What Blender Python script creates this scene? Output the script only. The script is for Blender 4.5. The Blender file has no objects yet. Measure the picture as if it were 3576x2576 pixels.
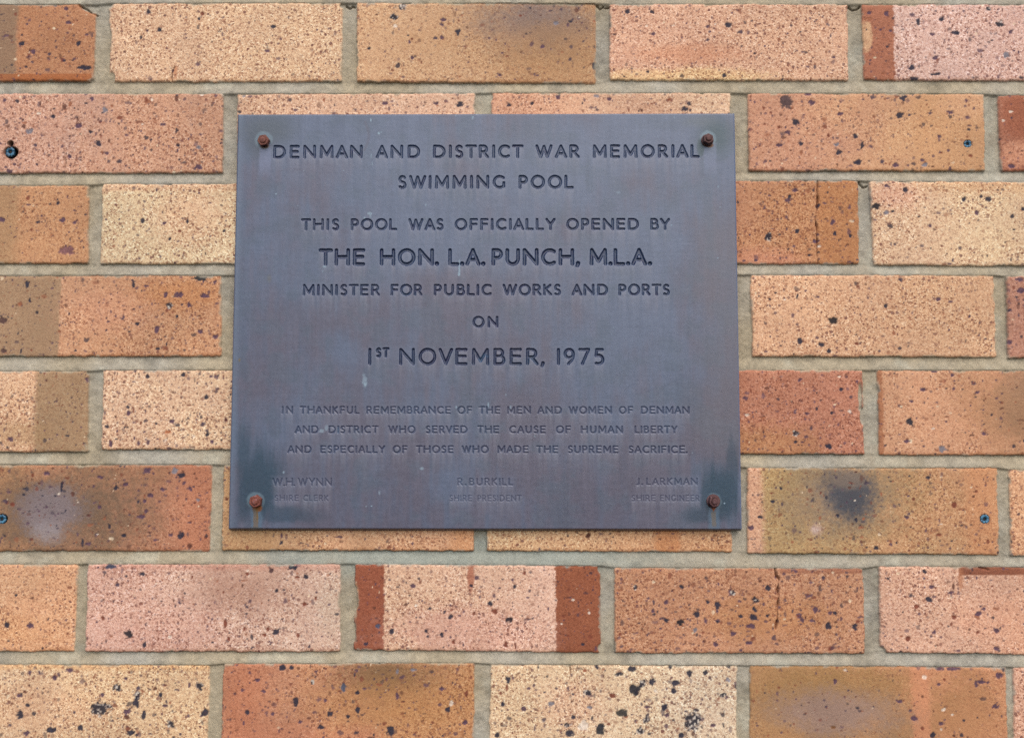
import bpy, bmesh, math
import numpy as np
from mathutils import Matrix, Vector

R = math.radians
scene = bpy.context.scene
col = scene.collection
rng = np.random.default_rng(1975)

# ------------------------------------------------------------------ camera
PW, PH = 3576.0, 2576.0            # the photograph's own pixel grid, used to measure sizes on the wall
FPX = 3100.0
PITCH, YAW, ROLL = R(3.99), R(-0.419), R(0.03)
CAM = np.array([0.0, -0.8205, 1.5])


def basis():
    cp, sp = math.cos(PITCH), math.sin(PITCH)
    f = np.array([0, cp, sp]); u = np.array([0, -sp, cp]); x = np.array([1.0, 0, 0])
    cy, sy = math.cos(YAW), math.sin(YAW)
    M = np.array([[cy, sy, 0], [-sy, cy, 0], [0, 0, 1]])
    f, u, x = M @ f, M @ u, M @ x
    cr, sr = math.cos(ROLL), math.sin(ROLL)
    return x * cr + u * sr, -x * sr + u * cr, f


BX, BU, BF = basis()
cam_data = bpy.data.cameras.new("camera")
cam = bpy.data.objects.new("camera", cam_data)
col.objects.link(cam)
cam_data.sensor_width = 36.0
cam_data.lens = 36.0 * FPX / PW
cam_data.clip_start = 0.01
cam_data.clip_end = 200.0
cam.matrix_world = Matrix(((BX[0], BU[0], -BF[0], CAM[0]), (BX[1], BU[1], -BF[1], CAM[1]),
                           (BX[2], BU[2], -BF[2], CAM[2]), (0, 0, 0, 1)))
scene.camera = cam

# ------------------------------------------------------------------ sky and sun (open shade, soft light from above)
SUN_EL, SUN_AZ = R(50), R(14)
world = bpy.data.worlds.new("World")
scene.world = world
world.use_nodes = True
wn = world.node_tree.nodes
sky = wn.new("ShaderNodeTexSky")
sky.sky_type = 'NISHITA'
sky.sun_disc = False
sky.sun_elevation = SUN_EL
sky.sun_rotation = math.pi - SUN_AZ
sky.dust_density = 2.0
wn["Background"].inputs["Strength"].default_value = 0.13
world.node_tree.links.new(sky.outputs[0], wn["Background"].inputs["Color"])
sun_data = bpy.data.lights.new("sun", 'SUN')
sun_data.energy = 1.5
sun_data.angle = R(75)
sun_data.color = (1.0, 0.92, 0.81)
sun = bpy.data.objects.new("sun", sun_data)
col.objects.link(sun)
to_sun = Vector((math.sin(SUN_AZ) * math.cos(SUN_EL), -math.cos(SUN_AZ) * math.cos(SUN_EL), math.sin(SUN_EL)))
sun.rotation_euler = to_sun.to_track_quat('Z', 'Y').to_euler()
sun.location = (0.6, -3.0, 5.0)

vs = scene.view_settings
scene.display_settings.display_device = 'sRGB'
vs.view_transform = 'Standard'
vs.look = 'None'
vs.exposure = 1.10
vs.gamma = 1.0
vs.use_curve_mapping = False
scene.cycles.use_denoising = False
scene.cycles.max_bounces = 6

KALB = 1.45                         # photographed value / KALB = surface colour


# ------------------------------------------------------------------ helpers
def lin(c):
    c = np.asarray(c, float) / 255.0
    return np.where(c <= 0.04045, c / 12.92, ((c + 0.055) / 1.055) ** 2.4) / KALB


def unproject(px, py, yplane=0.0):
    px = np.asarray(px, float); py = np.asarray(py, float)
    a = (px - PW / 2) / FPX; b = -(py - PH / 2) / FPX
    d = a[..., None] * BX + b[..., None] * BU + BF
    k = (yplane - CAM[1]) / d[..., 1]
    return CAM[0] + d[..., 0] * k, CAM[2] + d[..., 2] * k


def project(x, y, z):
    p = [x - CAM[0], y - CAM[1], z - CAM[2]]
    a = p[0] * BX[0] + p[1] * BX[1] + p[2] * BX[2]
    b = p[0] * BU[0] + p[1] * BU[1] + p[2] * BU[2]
    c = p[0] * BF[0] + p[1] * BF[1] + p[2] * BF[2]
    return PW / 2 + FPX * a / c, PH / 2 - FPX * b / c


SC = 1.57672                        # measuring-sheet pixels -> photograph pixels


def wall_mm(sx, sy):                # measuring sheet -> millimetres on the wall (x, height above z=1.5)
    x, z = unproject(np.asarray(sx, float) * SC, np.asarray(sy, float) * SC, 0.0)
    return x * 1000, (z - 1.5) * 1000


def sstep(a, b, x):
    t = np.clip((x - a) / (b - a), 0, 1)
    return t * t * (3 - 2 * t)


def vnoise(u, v, size, seed):       # value noise, 0..1
    g = np.random.default_rng(seed)
    a = u / size; b = v / size
    i0 = np.floor(a).astype(np.int64); j0 = np.floor(b).astype(np.int64)
    fa = a - i0; fb = b - j0
    fa = fa * fa * (3 - 2 * fa); fb = fb * fb * (3 - 2 * fb)
    N = 512
    lat = g.random((N, N)).astype(np.float32)
    i0 %= N; j0 %= N
    i1 = (i0 + 1) % N; j1 = (j0 + 1) % N
    return (lat[i0, j0] * (1 - fa) * (1 - fb) + lat[i1, j0] * fa * (1 - fb)
            + lat[i0, j1] * (1 - fa) * fb + lat[i1, j1] * fa * fb)


def fbm(u, v, size, seed, octaves=4, gain=0.5):
    s = 0; a = 1; t = 0
    for k in range(octaves):
        s = s + a * vnoise(u + 37.3 * k, v - 11.7 * k, size / 2 ** k, seed + k)
        t += a; a *= gain
    return s / t


def tag(o, label=None, cat=None, group=None, kind=None):
    if label: o["label"] = label
    if cat: o["category"] = cat
    if group: o["group"] = group
    if kind: o["kind"] = kind


def empty(name, loc):
    o = bpy.data.objects.new(name, None)
    o.location = loc
    o.empty_display_size = 0.02
    col.objects.link(o)
    return o


def grid_part(name, P, fmask, attrs, mat, parent, extra=None):
    """mesh from the cells of a vertex grid P (nz,nx,3) selected by fmask; extra = (verts, quads) appended"""
    nz, nx = P.shape[:2]
    jj, ii = np.nonzero(fmask)
    a = jj * nx + ii
    quads = np.stack([a, a + 1, a + nx + 1, a + nx], 1)
    used, inv = np.unique(quads, return_inverse=True)
    quads = inv.reshape(-1, 4)
    V = P.reshape(-1, 3)[used]
    A = {k: (v.reshape(-1, 3)[used] if v.ndim == 3 else v.reshape(-1)[used]) for k, v in attrs.items()}
    if extra is not None:
        ev, eq, ecol = extra
        quads = np.concatenate([quads, eq + len(V)])
        V = np.concatenate([V, ev])
        for k in A:
            pad = np.tile(ecol, (len(ev), 1)) if A[k].ndim == 2 else np.zeros(len(ev))
            A[k] = np.concatenate([A[k], pad])
    me = bpy.data.meshes.new(name)
    me.vertices.add(len(V)); me.vertices.foreach_set("co", V.astype(np.float32).ravel())
    nf = len(quads)
    me.loops.add(nf * 4); me.loops.foreach_set("vertex_index", quads.astype(np.int32).ravel())
    me.polygons.add(nf); me.polygons.foreach_set("loop_start", np.arange(0, nf * 4, 4, dtype=np.int32))
    me.polygons.foreach_set("use_smooth", np.ones(nf, bool))
    for k, v in A.items():
        if v.ndim == 2:
            at = me.attributes.new(k, 'FLOAT_COLOR', 'POINT')
            at.data.foreach_set("color", np.concatenate([v, np.ones((len(v), 1))], 1).astype(np.float32).ravel())
        else:
            at = me.attributes.new(k, 'FLOAT', 'POINT')
            at.data.foreach_set("value", v.astype(np.float32).ravel())
    me.update(calc_edges=True)
    me.materials.append(mat)
    o = bpy.data.objects.new(name, me)
    col.objects.link(o)
    if parent is not None:
        o.parent = parent
        o.matrix_parent_inverse = Matrix.Translation(-parent.location)
    return o


def bm_part(name, bm, mat, parent, smooth=True):
    me = bpy.data.meshes.new(name)
    bm.normal_update()
    bm.to_mesh(me); bm.free()
    if smooth:
        for p in me.polygons: p.use_smooth = True
    me.materials.append(mat)
    o = bpy.data.objects.new(name, me)
    col.objects.link(o)
    o.parent = parent
    return o


class Nodes:
    def __init__(self, name):
        self.m = bpy.data.materials.new(name)
        self.m.use_nodes = True
        self.nt = self.m.node_tree
        self.b = self.nt.nodes["Principled BSDF"]

    def new(self, t, **kw):
        n = self.nt.nodes.new(t)
        for k, v in kw.items(): setattr(n, k, v)
        return n

    def link(self, a, b): self.nt.links.new(a, b)

    def val(self, x, sock):
        if hasattr(x, "links"): self.link(x, sock)
        else: sock.default_value = x

    def math(self, op, a, b=0.0, clamp=False):
        n = self.new("ShaderNodeMath", operation=op, use_clamp=clamp)
        self.val(a, n.inputs[0]); self.val(b, n.inputs[1])
        return n.outputs[0]

    def mix(self, f, a, b, blend='MIX'):
        n = self.new("ShaderNodeMix", data_type='RGBA', blend_type=blend)
        self.val(f, n.inputs[0]); self.val(a, n.inputs[6]); self.val(b, n.inputs[7])
        return n.outputs[2]

    def attr(self, name):
        return self.new("ShaderNodeAttribute", attribute_name=name, attribute_type='GEOMETRY')

    def pos(self):
        return self.new("ShaderNodeNewGeometry").outputs["Position"]

    def noise(self, vec, scale, detail=3.0, rough=0.55):
        n = self.new("ShaderNodeTexNoise")
        self.link(vec, n.inputs["Vector"])
        n.inputs["Scale"].default_value = scale; n.inputs["Detail"].default_value = detail
        n.inputs["Roughness"].default_value = rough
        return n.outputs["Fac"]

    def voronoi(self, vec, scale, rand=1.0):
        n = self.new("ShaderNodeTexVoronoi")
        self.link(vec, n.inputs["Vector"])
        n.inputs["Scale"].default_value = scale
        n.inputs["Randomness"].default_value = rand
        return n

    def ramp(self, fac, stops, interp='LINEAR'):
        n = self.new("ShaderNodeValToRGB")
        cr = n.color_ramp
        cr.interpolation = interp
        while len(cr.elements) < len(stops): cr.elements.new(0.5)
        for e, (p, c) in zip(cr.elements, stops):
            e.position = p
            e.color = tuple(c) + (1.0,) if len(c) == 3 else c
        self.link(fac, n.inputs[0])
        return n.outputs[0]


def seg_dist(uu, vv, a, b):
    ab = (b[0] - a[0], b[1] - a[1]); L = ab[0] ** 2 + ab[1] ** 2
    if L < 1e-9: return np.hypot(uu - a[0], vv - a[1])
    t = np.clip(((uu - a[0]) * ab[0] + (vv - a[1]) * ab[1]) / L, 0, 1)
    return np.hypot(uu - a[0] - t * ab[0], vv - a[1] - t * ab[1])


# ------------------------------------------------------------------ masonry material
def masonry_material():
    N = Nodes("speckled_brick_and_mortar")
    tint = N.attr("tint").outputs["Color"]
    isb = N.attr("brick").outputs["Fac"]
    grain = N.attr("grain").outputs["Fac"]
    p = N.pos()
    # warp a little so that the grains are not round cells
    wn_ = N.new("ShaderNodeTexNoise"); N.link(p, wn_.inputs["Vector"]); wn_.inputs["Scale"].default_value = 420.0
    sc = N.new("ShaderNodeVectorMath", operation='SCALE'); N.link(wn_.outputs["Color"], sc.inputs[0]); sc.inputs["Scale"].default_value = 0.0014
    ad = N.new("ShaderNodeVectorMath", operation='ADD'); N.link(p, ad.inputs[0]); N.link(sc.outputs[0], ad.inputs[1])
    q = ad.outputs[0]
    v1 = N.voronoi(q, 740.0)
    s1 = N.new("ShaderNodeSeparateColor"); N.link(v1.outputs["Color"], s1.inputs[0])
    g1 = N.ramp(s1.outputs[0], [(0.0, (0.40, 0.30, 0.30)), (0.10, (0.66, 0.52, 0.50)), (0.20, (0.86, 0.80, 0.76)),
                                (0.32, (1.0, 0.98, 0.97)), (0.62, (1.05, 1.04, 1.0)), (0.84, (1.14, 1.22, 1.24)),
                                (0.95, (1.28, 1.48, 1.62))])
    v2 = N.voronoi(q, 1150.0)
    s2 = N.new("ShaderNodeSeparateColor"); N.link(v2.outputs["Color"], s2.inputs[0])
    g2 = N.ramp(s2.outputs[1], [(0.0, (0.60, 0.52, 0.50)), (0.2, (0.88, 0.84, 0.82)), (0.5, (1.02, 1.02, 1.0)), (0.9, (1.14, 1.2, 1.2))])
    # sparse small dark specks
    v3 = N.voronoi(q, 230.0)
    s3 = N.new("ShaderNodeSeparateColor"); N.link(v3.outputs["Color"], s3.inputs[0])
    rad = N.math('MULTIPLY', N.math('SUBTRACT', s3.outputs[0], 0.36), 0.56)
    spk = N.math('MULTIPLY', N.math('LESS_THAN', v3.outputs["Distance"], rad), grain, clamp=True)
    gm = N.mix(1.0, g1, g2, 'MULTIPLY')
    c = N.mix(N.math('MULTIPLY', grain, 0.92), tint, N.mix(1.0, tint, gm, 'MULTIPLY'))
    spcol = N.mix(s3.outputs[1], tuple(lin((120, 72, 58))) + (1,), tuple(lin((84, 66, 86))) + (1,))
    c = N.mix(N.math('MULTIPLY', spk, 0.78), c, spcol)
    # mortar: fine sand
    sand = N.noise(p, 900.0, 4.0, 0.7)
    sand2 = N.noise(p, 120.0, 4.0, 0.6)
    sg = N.ramp(N.math('ADD', N.math('MULTIPLY', sand, 0.6), N.math('MULTIPLY', sand2, 0.4)),
                [(0.28, (0.64, 0.62, 0.60)), (0.5, (1.0, 1.0, 1.0)), (0.72, (1.2, 1.2, 1.18))])
    mcol = N.mix(1.0, tint, sg, 'MULTIPLY')
    N.link(N.mix(isb, mcol, c), N.b.inputs["Base Color"])
    N.b.inputs["Roughness"].default_value = 0.88
    N.b.inputs["Specular IOR Level"].default_value = 0.18
    hb = N.math('ADD', N.math('MULTIPLY', s1.outputs[0], 0.45), N.math('MULTIPLY', N.noise(p, 700.0, 3.0), 0.8))
    hm = N.math('ADD', N.math('MULTIPLY', sand, 2.0), N.math('MULTIPLY', sand2, 0.8))
    hmix = N.new("ShaderNodeMix", data_type='FLOAT')
    N.link(isb, hmix.inputs[0]); N.link(hm, hmix.inputs[2]); N.link(hb, hmix.inputs[3])
    bump = N.new("ShaderNodeBump")
    bump.inputs["Strength"].default_value = 0.55
    bump.inputs["Distance"].default_value = 0.0006
    N.link(hmix.outputs[0], bump.inputs["Height"])
    N.link(bump.outputs[0], N.b.inputs["Normal"])
    return N.m


# ------------------------------------------------------------------ the brick wall
# each brick: x at left top/bottom, right top/bottom, y at top left/right, bottom left/right (measuring sheet)
BR = {
    '1a': (-320, -320, 212, 206, 10, 10, 180, 181), '1b': (239, 243, 758, 757, 8, 7, 181, 181),
    '1c': (790, 790, 1320, 1320, 7, 8, 182, 185), '1d': (1350, 1350, 1878, 1880, 10, 10, 178, 179),
    '1e': (1909, 1914, 2445, 2448, 10, 11, 177, 180),
    '2a': (-45, -45, 494, 493, 208, 208, 384, 383), '2b': (524, 523, 1052, 1052, 208, 207, 384, 383),
    '2c': (1087, 1087, 1618, 1619, 206, 206, 381, 381), '2d': (1656, 1659, 2182, 2184, 207, 208, 379, 379),
    '2e': (2210, 2217, 2745, 2745, 211, 211, 379, 380),
    '3a': (-340, -340, 197, 194, 411, 411, 584, 584), '3b': (226, 221, 763, 763, 408, 406, 585, 585),
    '3c': (793, 793, 1333, 1333, 406, 405, 585, 585), '3d': (1363, 1363, 1902, 1904, 400, 400, 585, 585),
    '3e': (1925, 1936, 2480, 2480, 402, 404, 588, 589),
    '4a': (-75, -75, 489, 490, 611, 610, 790, 789), '4b': (519, 519, 1055, 1055, 610, 609, 789, 789),
    '4c': (1090, 1090, 1632, 1632, 609, 609, 790, 790), '4d': (1663, 1666, 2203, 2208, 609, 610, 790, 791),
    '4e': (2229, 2233, 2780, 2780, 612, 613, 794, 795),
    '5a': (-345, -345, 196, 193, 822, 822, 1001, 1001), '5b': (228, 223, 768, 768, 820, 819, 996, 996),
    '5c': (800, 800, 1345, 1345, 819, 819, 998, 1000), '5d': (1375, 1375, 1911, 1915, 820, 820, 1006, 1006),
    '5e': (1944, 1948, 2490, 2490, 820, 821, 1008, 1009),
    '6a': (-110, -110, 469, 463, 1031, 1029, 1221, 1221), '6b': (495, 490, 1048, 1050, 1030, 1031, 1219, 1220),
    '6c': (1079, 1078, 1622, 1622, 1032, 1033, 1220, 1223), '6d': (1655, 1655, 2211, 2215, 1036, 1036, 1226, 1229),
    '6e': (2236, 2240, 2790, 2790, 1040, 1040, 1231, 1232),
    '7a': (-400, -405, 172, 163, 1249, 1250, 1443, 1443), '7b': (193, 187, 753, 754, 1249, 1249, 1443, 1444),
    '7c': (786, 782, 1330, 1331, 1249, 1253, 1440, 1446), '7d': (1361, 1361, 1913, 1917, 1257, 1259, 1446, 1448),
    '7e': (1947, 1950, 2500, 2500, 1254, 1257, 1445, 1452),
    '8a': (-130, -135, 464, 458, 1470, 1473, 1672, 1672), '8b': (494, 488, 1051, 1049, 1470, 1468, 1672, 1672),
    '8c': (1087, 1082, 1633, 1632, 1471, 1474, 1672, 1674), '8d': (1661, 1661, 2230, 2233, 1474, 1477, 1676, 1678),
    '8e': (2245, 2248, 2810, 2810, 1478, 1479, 1680, 1682),
}
# look of each brick: colour left, colour right, amount of grain, number of specks, speck size factor
LOOK = {
    '1a': ((205, 138, 90), (205, 140, 95), .45, 120, 1.1), '1b': ((231, 184, 144), (228, 184, 142), .95, 70, .9),
    '1c': ((222, 172, 126), (196, 146, 100), .55, 75, 1.0), '1d': ((228, 172, 138), (224, 172, 136), .95, 70, .9),
    '1e': ((228, 182, 162), (224, 176, 156), .8, 110, 1.1),
    '2a': ((214, 162, 136), (216, 158, 122), .7, 170, 1.1), '2b': ((222, 174, 138), (224, 176, 142), .75, 90, 1.0),
    '2c': ((218, 160, 126), (228, 184, 146), .6, 100, 1.0), '2d': ((214, 152, 116), (214, 160, 112), .45, 130, 1.1),
    '2e': ((196, 124, 92), (190, 118, 86), .5, 70, 1.0),
    '3a': ((204, 150, 108), (212, 152, 104), .55, 130, .9), '3b': ((230, 196, 152), (232, 198, 156), 1.0, 80, .8),
    '3c': ((215, 165, 125), (215, 165, 125), .7, 20, 1.0), '3d': ((206, 142, 104), (200, 138, 92), .8, 130, 1.0),
    '3e': ((228, 184, 144), (232, 196, 150), .8, 70, 1.0),
    '4a': ((214, 158, 118), (214, 154, 110), .7, 140, 1.0), '4b': ((214, 160, 120), (214, 160, 120), .7, 20, 1.0),
    '4c': ((214, 160, 120), (214, 160, 120), .7, 20, 1.0), '4d': ((226, 172, 130), (224, 172, 128), .85, 80, .9),
    '4e': ((202, 140, 112), (202, 140, 112), .7, 80, 1.2),
    '5a': ((232, 186, 148), (226, 176, 134), .9, 110, .8), '5b': ((230, 184, 146), (226, 190, 148), .9, 230, .9),
    '5c': ((214, 160, 120), (214, 160, 120), .7, 20, 1.0), '5d': ((204, 132, 98), (206, 134, 102), .8, 110, .9),
    '5e': ((220, 160, 118), (214, 150, 108), .6, 110, 1.0),
    '6a': ((196, 142, 92), (200, 134, 98), .5, 130, 1.1), '6b': ((212, 162, 116), (224, 166, 122), .7, 70, .9),
    '6c': ((226, 178, 130), (220, 162, 114), 1.0, 80, .9), '6d': ((198, 158, 104), (206, 150, 104), .65, 120, 1.0),
    '6e': ((228, 168, 122), (228, 168, 122), .8, 60, 1.0),
    '7a': ((230, 176, 130), (226, 166, 120), .75, 70, .8), '7b': ((220, 168, 144), (220, 178, 152), .75, 130, .9),
    '7c': ((230, 182, 146), (228, 180, 152), .75, 110, .9), '7d': ((206, 144, 104), (210, 148, 108), .75, 170, 1.1),
    '7e': ((226, 172, 140), (224, 162, 126), .8, 90, 1.0),
    '8a': ((226, 184, 142), (228, 186, 140), .85, 150, 1.2), '8b': ((208, 142, 104), (206, 144, 92), .65, 140, 1.1),
    '8c': ((226, 188, 146), (226, 194, 156), .85, 150, 1.2), '8d': ((196, 142, 92), (212, 144, 98), .4, 60, 1.0),
    '8e': ((224, 166, 134), (224, 166, 134), .8, 60, 1.0),
}
# patches of burnt or differently fired clay: brick, kind, geometry (sheet px), colour, alpha, softness
PATCH = [
    ('1a', 'x', (-400, 37), (160, 130, 104), .85, 12), ('1a', 'y', (172, 182), (190, 108, 58), .7, 8),
    ('1c', 'e', (1190, 46, 155, 88), (150, 128, 118), .95, .8), ('1c', 'e', (1210, 100, 130, 70), (182, 138, 98), .6, .6),
    ('1b', 'e', (388, 158, 5, 20), (205, 130, 88), .7, .5), ('1d', 'e', (1500, 172, 240, 26), (232, 192, 140), .75, .6),
    ('1d', 'e', (1510, 120, 160, 26), (216, 146, 108), .55, .7),
    ('1e', 'x', (1900, 1981), (188, 116, 84), .92, 3), ('1e', 'e', (1918, 80, 15, 38), (226, 182, 140), .8, .3),
    ('2a', 'x', (-60, 140), (222, 168, 140), .5, 12), ('2d', 'x', (2020, 2200), (212, 158, 112), .45, 60),
    ('2d', 'e', (2140, 230, 70, 40), (226, 174, 134), .6, .6), ('2e', 'e', (2260, 255, 45, 60), (180, 106, 76), .7, .5),
    ('2e', 'e', (2255, 340, 45, 30), (224, 160, 126), .7, .6),
    ('3a', 'x', (-400, 40), (182, 144, 106), .7, 40), ('3b', 'y', (400, 422), (222, 176, 140), .7, 12),
    ('3b', 'e', (420, 480, 90, 70), (226, 178, 142), .6, .7), ('3d', 'x', (1812, 1915), (200, 136, 88), .6, 3),
    ('3d', 'e', (1690, 580, 120, 40), (216, 148, 118), .6, .6),
    ('3e', 'e', (1985, 430, 70, 40), (222, 168, 140), .75, .7), ('3e', 'e', (2170, 400, 190, 34), (220, 170, 126), .6, .6),
    ('4a', 'x', (-100, 132), (176, 142, 110), .92, 5), ('4a', 'e', (400, 650, 120, 40), (208, 142, 92), .6, .7),
    ('4a', 'e', (230, 690, 110, 60), (218, 158, 126), .5, .7),
    ('5a', 'x', (78, 210), (172, 138, 104), .88, 16), ('5a', 'e', (40, 960, 80, 30), (190, 150, 108), .5, .6),
    ('5d', 'e', (1700, 1000, 120, 60), (200, 144, 96), .6, .7), ('5e', 'e', (2258, 885, 82, 80), (150, 124, 104), .97, .7),
    ('5e', 'e', (2230, 900, 130, 110), (190, 138, 98), .6, .7), ('5e', 'x', (1940, 1957), (182, 112, 74), .7, 5),
    ('6a', 'e', (115, 1135, 250, 130), (140, 112, 90), .97, .75), ('6a', 'e', (110, 1130, 80, 62), (150, 134, 134), .9, .7),
    ('6a', 'e', (105, 1180, 44, 28), (178, 166, 166), .45, .8), ('6a', 'x', (400, 480), (198, 128, 96), .6, 60),
    ('6b', 'x', (480, 620), (200, 154, 108), .6, 60), ('6b', 'x', (1000, 1052), (226, 160, 110), .6, 40),
    ('6c', 'x', (1450, 1505), (210, 140, 92), .7, 12),
    ('6d', 'e', (1880, 1095, 190, 90), (178, 144, 94), .85, .8), ('6d', 'e', (1860, 1100, 150, 92), (150, 130, 114), .85, .85),
    ('6d', 'e', (1885, 1098, 70, 58), (96, 96, 102), .97, .6), ('6d', 'e', (1880, 1060, 46, 26), (142, 124, 110), .8, .5),
    ('6d', 'e', (1808, 1172, 16, 14), (202, 172, 160), .8, .7), ('6d', 'x', (1650, 1690), (226, 172, 142), .8, 20),
    ('6d', 'x', (2140, 2215), (216, 152, 108), .7, 40), ('6d', 'e', (1730, 1070, 50, 40), (190, 156, 106), .35, .6),
    ('7b', 'e', (520, 1300, 130, 70), (186, 140, 118), .75, .8), ('7b', 'e', (735, 1340, 40, 80), (206, 180, 156), .6, .7),
    ('7b', 'e', (360, 1390, 160, 70), (220, 166, 146), .4, .7), ('7b', 'y', (1240, 1262), (204, 138, 116), .4, 12),
    ('7c', 'x', (770, 851), (172, 94, 66), .95, 3), ('7c', 'x', (1231, 1345), (164, 92, 60), .95, 3),
    ('7c', 'e', (1043, 1275, 8, 38), (190, 116, 88), .85, .4), ('7c', 'e', (786, 1325, 7, 36), (220, 172, 130), .8, .3),
    ('7c', 'e', (1040, 1400, 180, 60), (226, 170, 150), .6, .7),
    ('7d', 'yx', (1250, 1269, 1728, 1920), (170, 108, 82), .7, 3), ('7d', 'e', (1700, 1370, 170, 55), (196, 136, 88), .6, .7),
    ('7e', 'yx', (1250, 1273, 2124, 2500), (160, 92, 64), .92, 3), ('7e', 'e', (2128, 1282, 6, 22), (200, 130, 92), .7, .5),
    ('8b', 'e', (850, 1495, 110, 52), (150, 114, 80), .9, .8), ('8b', 'x', (480, 590), (202, 128, 94), .7, 90),
    ('8b', 'e', (860, 1560, 200, 60), (196, 140, 88), .5, .7), ('8b', 'e', (700, 1650, 220, 50), (216, 142, 108), .6, .7),
    ('8c', 'e', (1560, 1560, 110, 120), (216, 190, 164), .6, .7), ('8c', 'e', (1270, 1560, 80, 60), (228, 178, 148), .5, .7),
    ('8d', 'e', (1850, 1560, 230, 120), (176, 134, 84), .75, .8), ('8d', 'e', (2140, 1580, 90, 90), (190, 136, 92), .6, .6),
    ('8d', 'x', (2020, 2060), (222, 150, 112), .6, 14), ('8d', 'e', (1850, 1580, 160, 56), (172, 140, 124), .9, .8),
    ('2c', 'x', (1060, 1300), (222, 166, 132), .5, 60), ('8a', 'e', (100, 1570, 160, 60), (228, 180, 142), .6, .7),
    ('8a', 'y', (1460, 1482), (222, 172, 120), .6, 10), ('7a', 'e', (40, 1400, 110, 50), (222, 164, 118), .6, .8),
]
D, P_, B_, W_, G_, M_ = (46, 46, 60), (90, 66, 80), (122, 66, 50), (224, 208, 190), (128, 122, 128), 'mixed'
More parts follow.
